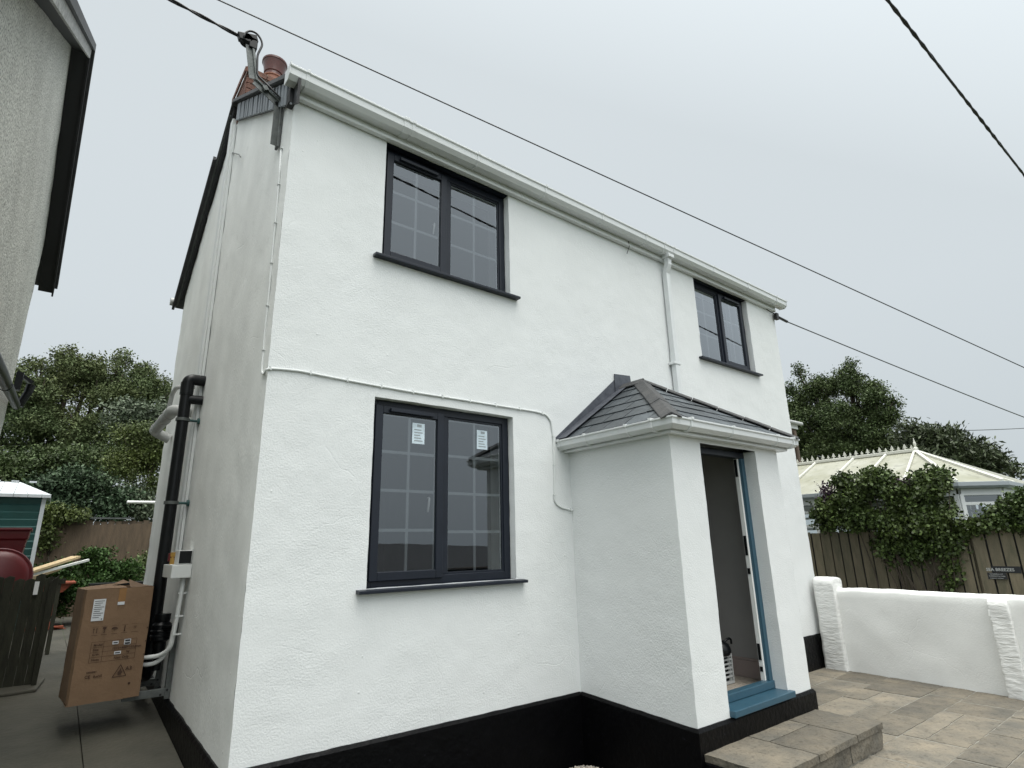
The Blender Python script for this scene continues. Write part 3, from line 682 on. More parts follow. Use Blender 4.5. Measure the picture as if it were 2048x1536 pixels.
# ---- porch
DO = (3.181, 4.051, .15, 2.203); PT = 2.235
mb = MB()
grid(mb, (0, PY, 0), (1, 0, 0), (0, 0, 1), (PX0, PX1), (GZ, PT), [DO]); grid(mb, (PX0, PY, 0), (0, 1, 0), (0, 0, 1), (0, -PY), (GZ, PT)); grid(mb, (PX1, PY, 0), (0, 1, 0), (0, 0, 1), (0, -PY), (GZ, PT))
for x_ in (DO[0], DO[1]): grid(mb, (x_, PY, 0), (0, 1, 0), (0, 0, 1), (0, .22), (.15, DO[3]))
mb.build('porch_wall', 'white_render', cot, smooth=True, recalc=False)
ih = MB(); xi0, xi1, yi0, yi1 = 2.95, 4.235, PY + .221, YT
ih.add([(xi1, yi0, .2), (xi1, yi1, .2), (xi1, yi1, 2.3), (xi1, yi0, 2.3)], [(0, 1, 2, 3)]); ih.add([(xi0, yi0, .2), (xi0, yi1, .2), (xi0, yi1, 2.3), (xi0, yi0, 2.3)], [(0, 1, 2, 3)])
ih.add([(xi0, yi0, 2.3), (xi1, yi0, 2.3), (xi1, yi1, 2.3), (xi0, yi1, 2.3)], [(0, 1, 2, 3)])
ih.add([(xi0, yi0, .2), (DO[0] - .001, yi0, .2), (DO[0] - .001, yi0, 2.3), (xi0, yi0, 2.3)], [(0, 1, 2, 3)]); ih.add([(DO[1] + .001, yi0, .2), (xi1, yi0, .2), (xi1, yi0, 2.3), (DO[1] + .001, yi0, 2.3)], [(0, 1, 2, 3)]); ih.add([(DO[0], yi0, DO[3] - .01), (DO[1], yi0, DO[3] - .01), (DO[1], yi0, 2.3), (DO[0], yi0, 2.3)], [(0, 1, 2, 3)])
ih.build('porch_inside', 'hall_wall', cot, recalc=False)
MB().box(xi0, xi1, yi0 - .1, YT, .16, .205).build('porch_floor', 'carpet', cot)
sk = MB().box(xi1 - .018, xi1, yi0, YT, .205, .35).box(xi1 - .012, xi1, yi0, YT, .352, .372); sk.build('skirting', 'pink_skirting', cot, bevel=.004)
# door frame
fy0, fy1 = PY + .115, PY + .185; fr = MB()
fr.box(DO[0], DO[0] + .055, fy0, fy1, .215, DO[3] - .055); fr.box(DO[1] - .055, DO[1], fy0, fy1, .215, DO[3] - .055)
fo = fr.build('door_frame', 'blue_paint', cot, bevel=.004)
MB().box(DO[0], DO[1], fy0, fy1, DO[3] - .055, DO[3]).build('frame_head', 'anthracite', fo, bevel=.004)
MB().box(DO[0] + .001, DO[1] - .001, fy0 - .015, fy1 - .01, .202, .262).build('threshold', 'blue_paint', fo, bevel=.006)
MB().box(DO[0] - .004, DO[1] + .035, PY - .05, fy0 + .06, .152, .200).build('door_sill', 'blue_paint', fo, bevel=.006)
MB().box(DO[1] - .078, DO[1] - .0555, fy0 + .03, fy1 - .004, .262, DO[3] - .055).build('frame_rebate', 'plaster_white', fo)
for z_, h_ in ((.42, .13), (1.28, .17), (1.98, .16), (.33, .04), (1.12, .05)): MB().box(DO[1] - .084, DO[1] - .0785, fy0 + .036, fy1 - .01, z_, z_ + h_).build('latch_keep', 'black_plastic', fo)
# porch roof
ex0, ex1, ey, ez = 2.655, 4.565, -1.265, 2.345; A = Vector((3.61, -.26, 3.0)); B_ = Vector((3.61, 0, 3.0))
pr_ = MB()
c1, c2 = Vector((ex0, ey, ez)), Vector((ex1, ey, ez)); w1, w2 = Vector((ex0, 0, ez)), Vector((ex1, 0, ez))
pr_.add([c1, c2, A], [(0, 1, 2)]); pr_.add([c1, A, B_, w1], [(0, 1, 2, 3)]); pr_.add([c2, w2, B_, A], [(0, 1, 2, 3)]); pr_.add([c1, c2, w2, w1], [(3, 2, 1, 0)])
proof = pr_.build('porch_roof', 'roof_slate', cot, recalc=False)
sl = MB()
V1 = (A - Vector((A.x, ey, ez))); v1 = V1.length; slates(sl, c1, (1, 0, 0), V1, [(0, 0), (ex1 - ex0, 0), ((ex1 - ex0) / 2, v1)], .20, .25, .009)
V2 = Vector((A.x - ex0, 0, A.z - ez)); v2 = V2.length; slates(sl, c1, (0, 1, 0), V2, [(0, 0), (-ey, 0), (-ey, v2), (A.y - ey, v2)], .20, .25, .009)
V3 = Vector((A.x - ex1, 0, A.z - ez)); slates(sl, c2, (0, 1, 0), V3, [(0, 0), (-ey, 0), (-ey, v2), (A.y - ey, v2)], .20, .25, .009)
sl.build('roof_slates', 'dark_slate', proof, recalc=False)
def hip(p0, p1, a1, a2, n, wd=.105, th=.022, over=.0, mt='hip_clay', lift=.018):
    p0, p1 = Vector(p0), Vector(p1); d = (p1 - p0).normalized(); L0 = (p1 - p0).length
    a1 = Vector(a1); a2 = Vector(a2); a1 = (a1 - d * a1.dot(d)).normalized(); a2 = (a2 - d * a2.dot(d)).normalized()
    up = -(a1 + a2).normalized(); up = up if up.z > 0 else -up
    for i in range(n):
        s0 = p0 + d * (L0 * i / n) + up * (lift + .004 * (i % 2)); s1 = p0 + d * (L0 * (i + 1) / n - .006) + up * (lift + .004 * (i % 2)); q = MB()
        prof = [up * th, a1 * wd + up * th * .6, a1 * wd, Vector((0, 0, 0)), a2 * wd, a2 * wd + up * th * .6]
        q.prism([s0 + p for p in prof], s1 - s0); q.build('hip_tile', mt, proof, bevel=.005)
hip(c1 + Vector((-.02, -.02, -.008)), A, (-V2), (-V1), 3, .088)
hip(c2 + Vector((.03, -.03, -.01)), A + Vector((0, 0, .006)), (-V3), (-V1), 6, .07)
hip(A + Vector((0, -.03, .012)), B_ + Vector((0, 0, .012)), -V2, -V3, 1, .10)
# lead flashing on the house wall, along both slopes, and the upright piece behind the ridge
fl = MB(); 
for sx, xe in ((1, ex0 - .05), (-1, ex1 + .05)):
    p = [Vector((xe, -.008, ez - .03)), Vector((3.61, -.008, 3.02)), Vector((3.61, -.008, 3.02 + .12)), Vector((xe, -.008, ez + .11))]
    if sx > 0: p[1] = Vector((3.50, -.008, 2.95)); p[2] = Vector((3.50, -.008, 3.09)); p[3].z = ez + .03; p[3].x = xe - .0
    fl.prism(p, (0, .007, 0))
    nv = Vector((-.62, 0, 1)) if sx > 0 else Vector((.62, 0, 1))
    a_, b_ = Vector((xe + .02 * sx, -.001, ez - .008)), Vector((3.60, -.001, 3.0 - .002)); nv.normalize()
    q = [a_ + nv * .022, b_ + nv * .022, b_ + nv * .022 + Vector((0, -.11, 0)), a_ + nv * .022 + Vector((0, -.13, 0))]; fl.prism(q, nv * .004)
fl.build('lead_flashing', 'lead', proof)
u0, u1 = at(1228, 748, 1, -.012), at(1259, 752, 1, -.012)
MB().prism([(u0.x, -.018, u0.z), (u1.x, -.018, u1.z + .0), (u1.x + .02, -.018, 2.99), (u0.x - .0, -.018, 2.95)], (0, .008, 0)).build('lead_upstand', 'lead', proof)
# porch fascia, soffit and gutter
path = [(ex0 + .055, -.004), (ex0 + .055, ey + .055), (ex1 - .055, ey + .055), (ex1 - .055, -.004)]
MB().sweep(path, [(0, 2.232), (.012, 2.232), (.012, 2.25), (.004, 2.262), (.004, 2.345), (-.09, 2.345), (-.09, 2.236), (-.0, 2.236)]).build('porch_fascia', 'upvc', cot, bevel=.002)
gq = [(.006, 2.335), (.006, 2.262), (.055, 2.257), (.09, 2.285), (.093, 2.325), (.104, 2.332), (.104, 2.345), (.09, 2.345), (.082, 2.328), (.08, 2.29), (.052, 2.268), (.014, 2.272), (.014, 2.335)]
pg = MB().sweep(path, gq).build('porch_gutter', 'upvc', cot, bevel=.002)
go = [(.004, 2.348), (.004, 2.255), (.057, 2.249), (.097, 2.282), (.100, 2.322), (.111, 2.33), (.111, 2.352), (.004, 2.352)]
px0_, py0_, px1_ = ex0 + .055, ey + .055, ex1 - .055
for a, b in (((px0_, -.35), (px0_, -.37)), ((px0_, -.83), (px0_, -.85)), ((px0_, -.0), (px0_, -.035)), ((3.45, py0_), (3.47, py0_)), ((4.2, py0_), (4.22, py0_)), ((px1_, -.5), (px1_, -.48))):
    MB().sweep([a, b], go).build('gutter_bracket', 'upvc', pg, bevel=.002)
for a, b in (([(px0_, -1.085), (px0_, -1.11)], 0), ([(px0_ + .14, py0_), (px0_ + .165, py0_)], 0), ([(px1_ - .02, py0_), (px1_ + .0, py0_)], 0)):
    MB().sweep(a, [(x * 1.03, z + (-.003 if z < 2.3 else .004)) for x, z in go]).build('gutter_union', 'upvc', pg, bevel=.002)

# ---- cables, mast and pipes fixed to the walls
def on_wall(pts, ax, v): return [at(x, y, ax, v) for x, y in pts]
def clips(mb, pts, r, axn, every=.3):
    d = 0; P = [Vector(p) for p in pts]
    for a, b in zip(P, P[1:]):
        l = (b - a).length; t = (b - a).normalized() if l else None
        while d < l and t:
            c_ = a + t * d; side_ = t.cross(Vector(axn)).normalized()
            MB().obox(c_ + Vector(axn) * .001, t * .004, side_ * r * 1.15, Vector(axn) * r * .9).obox(c_ - side_ * r * 1.2, t * .004, side_ * .004, Vector(axn) * r * .9).build('cable_clip', 'upvc_soft', mb); d += every
        d -= l
pts = on_wall([(563, 298), (558, 360), (553, 420), (547, 480), (541, 550), (535, 610), (529, 670), (524, 735), (524, 746)], 0, -.007)
fr_ = on_wall([(541, 737), (560, 738), (600, 742), (680, 758), (750, 771), (830, 785), (920, 799), (1000, 812), (1070, 823), (1092, 829), (1102, 842), (1107, 880), (1108, 920), (1109, 1000), (1113, 1008), (1122, 1015), (1140, 1020), (1152, 1021)], 1, -.009)
c0_ = fr_[0].copy(); c0_.x = -.007; c0_.y = -.006
allp = pts + [Vector((-.009, .03, fr_[0].z - .035)), Vector((-.011, -.009, fr_[0].z - .01))] + fr_
wc = MB().tube(arc(allp, 3, .03), .0085, 8).build('wall_cable', 'upvc_soft', cot, smooth=True)
clips(wc, pts, .010, (-1, 0, 0), .34); clips(wc, fr_, .0105, (0, -1, 0), .27)
# service mast
ym = .30
mp = [at(560, 297, 1, ym), at(563, 255, 1, ym), at(568, 212, 1, ym), at(512, 162, 1, ym), at(505, 95, 1, ym)]
mp[0].x = mp[1].x = -.02; mp[2].x = -.022; 
mb = MB()
for a, b in zip(mp, mp[1:]):
    d = (b - a).normalized(); mb.bar(a - d * .01, b + d * .01, .02, .06, (0, 1, 0)); 
    n_ = d.cross(Vector((0, 1, 0))).normalized()
mb2 = MB(); 
for a, b in zip(mp, mp[1:]):
    d = (b - a).normalized(); mb2.bar(a + Vector((0, -.012, 0)) + d.cross(Vector((0, 1, 0))) * .03, b + Vector((0, -.012, 0)) + d.cross(Vector((0, 1, 0))) * .03, .05, .006, (0, 1, 0))
ms = mb.build('service_mast', 'galvanised', cot, bevel=.003); ms['label'] = 'cranked galvanised steel cable mast'; mb2.build('mast_flange', 'galvanised', ms)
hd = mp[-1]
MB().obox(hd + Vector((.0, 0, .02)), (.03, 0, 0), (0, .035, 0), (0, 0, .05)).obox(hd + Vector((-.045, -.01, .055)), (.07, 0, .025), (0, .025, 0), (-.01, 0, .03)).build('mast_head', 'black_plastic', ms, bevel=.006)
ic = at(494, 80, 1, ym)
MB().lathe(ic + Vector((0, .05, 0)), [(0, 0), (.035, 0), (.05, .015), (.035, .035), (.035, .05), (.055, .065), (.035, .085), (0, .085)], 18, (0, -1, 0)).build('insulator', 'black_plastic', ms, smooth='auto')
lp = on_wall([(487, 76), (490, 66), (500, 61), (513, 66), (522, 78), (525, 90), (520, 100), (515, 110)], 1, ym - .03)
MB().tube(arc(lp + [at(514, 150, 1, ym - .03), at(545, 180, 1, ym - .04), at(572, 208, 1, ym - .04), at(573, 250, 1, ym - .04), at(567, 284, 1, ym - .01)], 4, .03), .0085, 8).build('service_cable', 'cable_black', ms, smooth=True)
MB().obox(at(531, 177, 1, ym - .035), (.016, 0, .01), (0, .012, 0), (-.01, 0, .016)).build('mast_bolt', 'galvanised', ms, bevel=.002)
# hook nail in the end wall
MB().tube([at(463, 305, 0, -.01), at(478, 309, 0, -.03), at(481, 314, 0, -.04)], .006, 6).build('wall_hook', 'galvanised', cot)
# trunking on end wall
t0, t1 = at(470, 258, 0, 0), at(362, 1128, 0, 0)
tr = MB().box(-.048, -.004, 2.34, 2.45, 1.42, 6.20); tr.box(-.03, -.004, 2.29, 2.34, 1.42, 6.1)
tr.build('trunking', 'upvc_soft', cot, bevel=.004)
# soil pipe
ys_ = 2.25; sx = -.145
sp_ = MB().tube(arc([(sx, 3.1, .27), (sx, ys_, .42), (sx, ys_, 2.98)], 6, .12), .051, 20).tube(arc([(sx, ys_, 2.9), (sx, ys_, 3.04), (.0, ys_ - .0, 3.04)], 8, .05), .053, 20).tube([(sx, ys_, 2.84), (0, ys_ - .01, 2.84)], .045, 16).tube([(sx, ys_, 2.88), (sx, ys_, 3.0)], .059, 20)
so_ = sp_.build('soil_pipe', 'black_plastic', cot, smooth='auto')
for z_ in (2.62, 1.84):
    MB().lathe((sx, ys_, z_), [(.058, 0), (.061, 0), (.061, .028), (.058, .028)], 20).build('pipe_band', 'galvanised', so_, smooth='auto')
    MB().tube([(sx + .05, ys_, z_ + .014), (-.01, ys_, z_ + .014)], .012, 8).lathe((-.02, ys_, z_ + .014), [(0, 0), (.03, 0), (.03, .02), (0, .02)], 12, (1, 0, 0)).build('pipe_clip', 'shed_green', so_)
wp = MB().tube(arc([(-.02, 2.62, 2.80), (-.19, 2.62, 2.80), (-.19, 3.95, 2.80), (-.02, 3.95, 2.72)], 8, .09), .056, 18)
for y_ in (2.85, 3.15, 3.7): wp.lathe((-.19, y_, 2.80), [(.056, 0), (.062, 0), (.062, .03), (.056, .03)], 18, (0, 1, 0))
wp.build('waste_pipe', 'light_grey_plastic', cot, smooth='auto')
MB().tube(arc([(-.02, 2.6, 3.06), (-.17, 2.75, 3.07), (-.17, 3.0, 3.06), (-.18, 3.1, 2.84)], 6, .05), .022, 12).build('overflow_pipe', 'light_grey_plastic', cot, smooth='auto')
# cable box and isolator
bx = MB().box(-.15, -.003, 1.72, 2.16, 1.21, 1.315).build('duct_box', 'upvc_soft', cot, bevel=.004)
MB().box(-.105, -.003, 1.76, 1.93, 1.318, 1.43).build('isolator', 'upvc_soft', bx, bevel=.004); MB().box(-.1, -.01, 1.752, 1.7585, 1.325, 1.425).build('isolator_face', 'black_plastic', bx)
MB().lathe((-.11, 2.02, 1.316), [(0, 0), (.018, 0), (.018, .05), (.01, .06), (.02, .065), (.02, .1), (0, .1)], 10).build('valve', 'brass', bx); MB().box(-.14, -.09, 2.03, 2.06, 1.34, 1.41).build('valve_lever', 'red_plastic', bx, bevel=.004)
pz = MB()
for k, (dy, zb) in enumerate(((0, .60), (.035, .54))):
    pz.tube(arc([(-.04, 1.80 + dy, 1.21), (-.045, 1.82 + dy, .95), (-.06, 1.86 + dy, .66), (-.12, 1.93 + dy, zb), (-.27, 2.0 + dy, zb - .01)], 8, .14), .0165, 12)
po = pz.build('insulated_pipes', 'upvc_soft', cot, smooth=True)
for z_ in (1.08, .90, .76): MB().box(-.065, -.005, 1.81, 1.83, z_, z_ + .012).build('pipe_clip', 'upvc_soft', po)
# pump / filter behind the box
fp = MB().lathe((-.10, 2.16, .62), [(0, 0), (.045, 0), (.05, .06), (.075, .08), (.075, .20), (.055, .22), (.06, .24), (.06, .285), (0, .285)], 18)
fp.tube([(-.10, 2.16, .46), (-.10, 2.16, .64)], .035, 12).tube([(-.10, 2.1, .80), (-.02, 2.0, .80)], .02, 10)
for z_ in (.72, .76): fp.lathe((-.1, 2.16, z_), [(.075, 0), (.081, .005), (.081, .015), (.075, .02)], 18)
fp.build('pipe_filter', 'black_plastic', cot, smooth='auto')
# wall bracket that carries the unit
for y_ in (1.99, 2.5):
    br = MB().box(-.045, -.005, y_ - .022, y_ + .022, .26, .84).box(-.34, -.045, y_ - .02, y_ + .02, .285, .342)
    bo = br.build('wall_bracket', 'galvanised', cot, bevel=.003)
    for bx_, bz_ in ((-.03, .33), (-.075, .30)): MB().lathe((bx_, y_ - .024, bz_), [(0, 0), (.009, 0), (.009, .006), (0, .006)], 8, (0, -1, 0)).build('bracket_bolt', 'cable_black', bo)
# bits behind the right-hand end: lean-to corner with gutter and drainpipe
q = at(1590, 850, 1, 3.0)
MB().box(LX + .0, q.x + .02, 3.0, 3.9, 2.0, q.z - .1).build('rear_extension', 'brick_brown', cot)
MB().box(LX + .0, q.x + .05, 2.96, 3.0, q.z - .12, q.z).build('extension_fascia', 'upvc_soft', cot); MB().tube([(LX, 2.9, q.z + .02), (q.x + .14, 2.9, q.z + .02)], .05, 12).build('extension_gutter', 'light_grey_plastic', cot, smooth='auto')
MB().tube([at(1588, 862, 1, 2.93), at(1600, 935, 1, 2.93), at(1612, 1000, 1, 2.93)], .04, 10).build('extension_downpipe', 'brick_brown', cot)
# wire anchor at the right corner
mb = MB().tube(arc([(LX - .3, -.05, 4.74), (LX - .2, -.07, 4.70), (LX - .05, -.06, 4.72), (LX + .03, -.05, 4.66)], 5, .05), .006, 6)
mb.box(LX - .05, LX + .02, -.07, -.02, 4.64, 4.74); mb.tube([(LX + .03, -.06, 4.68), (LX + .26, -.07, 4.66)], .02, 8)
mb.build('wire_anchor', 'cable_black', cot)

# bag and rack in the porch (two things)
gy = -.72
gx1 = at(1464, 1330, 1, gy).x; gx0 = gx1 - .10
t = thing('slatted_grille', 'white slatted grille leaning inside the porch doorway under a black bag', 'grille', (gx0, gy, .205))
mb = MB(); mb.box(gx0 - .18, gx1, gy - .01, gy + .02, .21, .228).box(gx0 - .18, gx1, gy - .01, gy + .02, .425, .445).box(gx1 - .014, gx1, gy - .01, gy + .02, .228, .425)
mb.box(gx1 - .05, gx1 - .042, gy - .008, gy + .01, .228, .425)
mb.build('grille_frame', 'light_grey_plastic', t)
mb = MB()
for k in range(1, 6): mb.box(gx0 - .18, gx1 - .014, gy - .006, gy + .004, .225 + k * .034, .238 + k * .034)
mb.build('grille_slats', 'light_grey_plastic', t); MB().box(gx0 - .17, gx1 - .004, gy + .022, gy + .1, .208, .44).build('grille_back', 'black_plastic', t)
mb = MB().lathe((gx0 - .03, gy + .03, .446), [(0, 0), (.09, .0), (.105, .03), (.10, .06), (.085, .09), (.05, .115), (0, .12)], 14); mb.tube(arc([(gx0 + .0, gy + .01, .54), (gx1 + .0, gy, .57), (gx1 + .03, gy, .555), (gx1 + .028, gy, .52)], 4, .02), .01, 8)
tag(mb.build('black_bag', 'black_plastic', None, smooth=True), 'slumped black bag on top of the white grille inside the porch', 'bag')

# ================================================================== CARDBOARD BOX on the bracket
ang = R(4.0)
bt = thing('cardboard_box', 'large brown cardboard carton with printed warnings hanging over the wall bracket', 'cardboard box', (-.685, 1.9, .322), ang)
BW, BH, BD = .455, .825, .46
mb = MB()
def P(u, v, z): return Vector((-.685, 1.9, .322)) + Vector((math.cos(ang) * u - math.sin(ang) * v, math.sin(ang) * u + math.cos(ang) * v, z))
def pface(mb, a, b, c_, d_, n=10, amp=.004):
    vv = [wob(a.lerp(b, i / n).lerp(d_.lerp(c_, i / n), j / n), amp, 5) for j in range(n + 1) for i in range(n + 1)]
    mb.add(vv, [(j * (n + 1) + i, j * (n + 1) + i + 1, (j + 1) * (n + 1) + i + 1, (j + 1) * (n + 1) + i) for j in range(n) for i in range(n)])
pface(mb, P(0, 0, 0), P(BW, 0, 0), P(BW, 0, BH), P(0, 0, BH)); pface(mb, P(-.012, .03, .02), P(0, 0, 0), P(0, 0, BH), P(-.012, .03, BH - .004), 4)
pface(mb, P(-.012, .03, .02), P(-.012, BD, 0), P(-.012, BD, BH), P(-.012, .03, BH - .004)); pface(mb, P(BW, 0, 0), P(BW, BD, 0), P(BW, BD, BH), P(BW, 0, BH)); pface(mb, P(0, BD, 0), P(BW, BD, 0), P(BW, BD, BH), P(0, BD, BH))
pface(mb, P(-.012, .0, .002), P(BW, 0, .002), P(BW, BD, .002), P(-.012, BD, .002))
mb.build('carton', 'cardboard', bt, smooth=True)
mb = MB(); pface(mb, P(-.012, 0, BH), P(.27, 0, BH + .004), P(.25, BD, BH + .02), P(-.012, BD, BH), 6); mb.build('flap', 'cardboard', bt, smooth=True)
mb = MB(); pface(mb, P(.29, .0, BH + .002), P(BW, .02, BH + .003), P(BW, BD * .9, BH - .0), P(.33, BD * .8, BH + .05), 6); mb.build('flap', 'cardboard_dark', bt, smooth=True)
mb = MB(); pface(mb, P(.20, .3, BH + .01), P(.30, .12, BH + .035), P(.31, .5, BH + .045), P(.24, BD, BH + .02), 4); mb.build('flap', 'cardboard', bt, smooth=True)
e = .0065
def rect(mb, u0, u1, z0, z1, ee=e): mb.add([P(u0, -ee, z0), P(u1, -ee, z0), P(u1, -ee, z1), P(u0, -ee, z1)], [(0, 1, 2, 3)])
mb = MB(); rect(mb, .215, .265, BH - .125, BH - .003); mb.build('tape', 'tape_brown', bt)
mb = MB(); rect(mb, .055, .135, BH - .235, BH - .075); sh_ = mb.build('label_sheet', 'paper', bt)
mb = MB(); rect(mb, .215, .262, BH - .128, BH - .105, e + .002); rect(mb, .222, .262, .405, .428); rect(mb, .30, .345, .392, .437); rect(mb, .243, .288, .33, .352); mb.build('label_sheet', 'paper', bt)
def tx(s_, u, z, size, m_='print_brown', bold=.0, ee=e + .001, name='printed_text'):
    return text(s_, size, m_, bt, P(u, -ee, z), P(1, 0, 0) - P(0, 0, 0), (0, 0, 1), bold=bold, name=name, depth=.0003)
for s_, u, z, sz in (('Model:', .10, .405, .022), ('Size:', .10, .372, .022), ('1210×460×1022mm', .225, .368, .024), ('G.W:', .10, .337, .022), ('kg', .325, .337, .022), ('Note:', .10, .30, .022), ('Nett Only', .245, .298, .024), ('10000001', .08, .215, .017), ('CE', .075, .18, .03), ('RoHS', .13, .18, .024), ('A3', .335, .205, .038)):
    tx(s_, u, z, sz, bold=.0006)
mb = MB()
def ln(u0, z0, u1, z1, t_=.0018):
    a, b = P(u0, -e - .001, z0), P(u1, -e - .001, z1); d = (b - a).normalized(); nn = d.cross(P(0, 1, 0) - P(0, 0, 0)).normalized() * t_
    mb.add([a - nn, b - nn, b + nn, a + nn], [(0, 1, 2, 3)])
for z_ in (.435, .395, .36, .325, .288): ln(.085, z_, .385, z_, .0011)
for u_ in (.085, .165, .385): ln(u_, .288, u_, .435, .0011)
T_ = [(.255, .165), (.345, .165), (.30, .25)]
for i in range(3): ln(*T_[i], *T_[(i + 1) % 3], .0028)
for (u_, w_) in ((.075, .04), (.135, .04), (.20, .045), (.27, .04), (.335, .05)):   # handling symbols
    ln(u_, .545, u_ + w_, .545, .0008); ln(u_, .485, u_ + w_, .485, .0014)
mb.add([P(.30 + a, -e - .001, .178 + b) for a, b in ((-.012, 0), (.012, 0), (.016, .018), (.008, .03), (.002, .05), (-.004, .03), (-.014, .02))], [(0, 1, 2, 3, 4, 5, 6)])
for u_ in (.083, .103): mb.add([P(u_ + a, -e - .001, .50 + b) for a, b in ((0, 0), (.004, 0), (.004, .028), (.008, .028), (.002, .038), (-.004, .028), (0, .028))], [(0, 1, 2, 3, 4, 5, 6)])
mb.add([P(.155 + a, -e - .001, .50 + b) for a, b in ((-.01, 0), (.01, 0), (.002, .004), (.002, .018), (.012, .03), (.011, .04), (-.011, .04), (-.012, .03), (-.002, .018), (-.002, .004))], [tuple(range(10))])
mb.add([P(.222 + .022 * math.cos(a * math.pi / 8), -e - .001, .518 + .016 * math.sin(a * math.pi / 8)) for a in range(9)], [tuple(range(9))]); ln(.222, .5, .222, .52, .001)
mb.add([P(.29 + a, -e - .001, .495 + b) for a, b in ((-.006, 0), (.006, 0), (.004, .01), (.003, .045), (-.003, .045), (-.004, .01))], [tuple(range(6))])
for a in range(4): ln(.36 - .015 * math.cos(a * .785), .52 - .015 * math.sin(a * .785), .36 + .015 * math.cos(a * .785), .52 + .015 * math.sin(a * .785), .0008)
mb.add([P(.375 + .009 * math.cos(a * .628), -e - .001, .105 + .009 * math.sin(a * .628)) for a in range(10)], [tuple(range(10))])
for z_ in (.50, .40, .30): mb.add([P(.445, -e - .001, z_), P(.452, -e - .001, z_), P(.452, -e - .001, z_ + .012), P(.445, -e - .001, z_ + .012)], [(0, 1, 2, 3)])
mb.build('printed_marks', 'print_brown', bt, recalc=False)
mb = MB()
for k in range(9): rect(mb, .062 + .003 * (k % 2), .128 - .012 * (k % 3), BH - .092 - k * .015, BH - .088 - k * .015, e + .0015)
rect(mb, .119, .128, BH - .228, BH - .22, e + .0015); rect(mb, .305, .34, .417, .43, e + .0015); rect(mb, .305, .34, .398, .411, e + .0015); rect(mb, .228, .257, .412, .421, e + .0015); rect(mb, .249, .282, .336, .345, e + .0015)
mb.build('label_print', 'print_black', bt)

# ================================================================== NEIGHBOUR'S HOUSE (left)
nb = thing('neighbour_house', 'grey roughcast gabled house with black eaves close by on the left', 'house', (-1.6, 2.99, 0))
NX, AY, AZ = -1.6, 2.99, 6.78; s1 = (6.773 - 4.88) / (5.571 - 2.993); YE = 4.93
def nz_(y): return AZ - s1 * (y - AY) if y > AY else AZ - .69 * (AY - y)
# front rake slope from the photo: (0.3, 4.918)
mb = MB(); ys = [-1.2 + (YE + 1.2) * i / 60 for i in range(61)]; m_ = 60; vv = []
for y_ in ys:
    for j in range(m_ + 1): vv.append(wob((NX, y_, GZ + (nz_(y_) - GZ) * j / m_), .006, 5))
mb.add(vv, [(i * (m_ + 1) + j, (i + 1) * (m_ + 1) + j, (i + 1) * (m_ + 1) + j + 1, i * (m_ + 1) + j + 1) for i in range(60) for j in range(m_)])
nw = mb.build('wall', 'roughcast', nb, smooth=True, recalc=False)
MB().box(-9, NX - .01, YE - .25, YE, GZ, nz_(YE) - .02).box(-9, NX - .01, -1.2, -1.0, GZ, nz_(-1.2) - .02).build('wall', 'roughcast', nb)
ov = .17
mb = MB(); yE = 5.60; yF = -1.6
mb.prism([(-9, AY, AZ + .16), (-9, yE - .03, nz_(yE) + .14), (-9, yE - .03, nz_(yE) + .06), (-9, AY, AZ + .07)], (NX + ov + .03 + 9, 0, 0))
mb.prism([(-9, AY, AZ + .16), (-9, yF, nz_(yF) + .16), (-9, yF, nz_(yF) + .07), (-9, AY, AZ + .07)], (NX + ov + .03 + 9, 0, 0))
mb.build('roof', 'roof_slate', nb)
for (ya, yb, m__) in ((AY, yE, 'soffit_black'), (AY, yF, 'aged_board')):
    za, zb = nz_(ya), nz_(yb)
    MB().prism([(NX, ya, za + .0), (NX, yb, zb), (NX, yb, zb + .03), (NX, ya, za + .03)], (ov - .02, 0, 0)).build('soffit', 'soffit_black', nb)
    MB().prism([(NX + ov - .02, ya, za - .05), (NX + ov - .02, yb, zb - .05), (NX + ov - .02, yb, zb + .065), (NX + ov - .02, ya, za + .065)], (.02, 0, 0)).build('bargeboard', m__, nb)
# swan-neck pipe and gutter on the rear corner
mb = MB().tube([at(-30, 690, 0, NX + .20), at(0, 742, 0, NX + .14), at(33, 812, 0, NX + .05)], .045, 12); g1 = mb.build('drainpipe', 'black_plastic', nb, smooth='auto')
MB().lathe(at(10, 770, 0, NX + .12), [(.046, 0), (.052, 0), (.052, .03), (.046, .03)], 12, (at(33, 812, 0, NX + .05) - at(0, 742, 0, NX + .14))).build('pipe_collar', 'black_plastic', g1)
mb = MB(); a, b = at(35, 745, 1, 5.3), at(66, 768, 1, 5.3); mb.bar(at(30, 762, 1, 5.1), at(44, 764, 1, 5.1), .1, .22, (0, 0, 1)).bar(a, b, .14, .04); mb.tube([at(62, 770, 1, 5.3), at(56, 785, 1, 5.3), at(38, 812, 1, 5.3)], [.05, .045, .04], 10)
mb.build('rear_gutter', 'black_plastic', nb)

# ================================================================== LEFT: things in the back yard
PB = pathz(9)
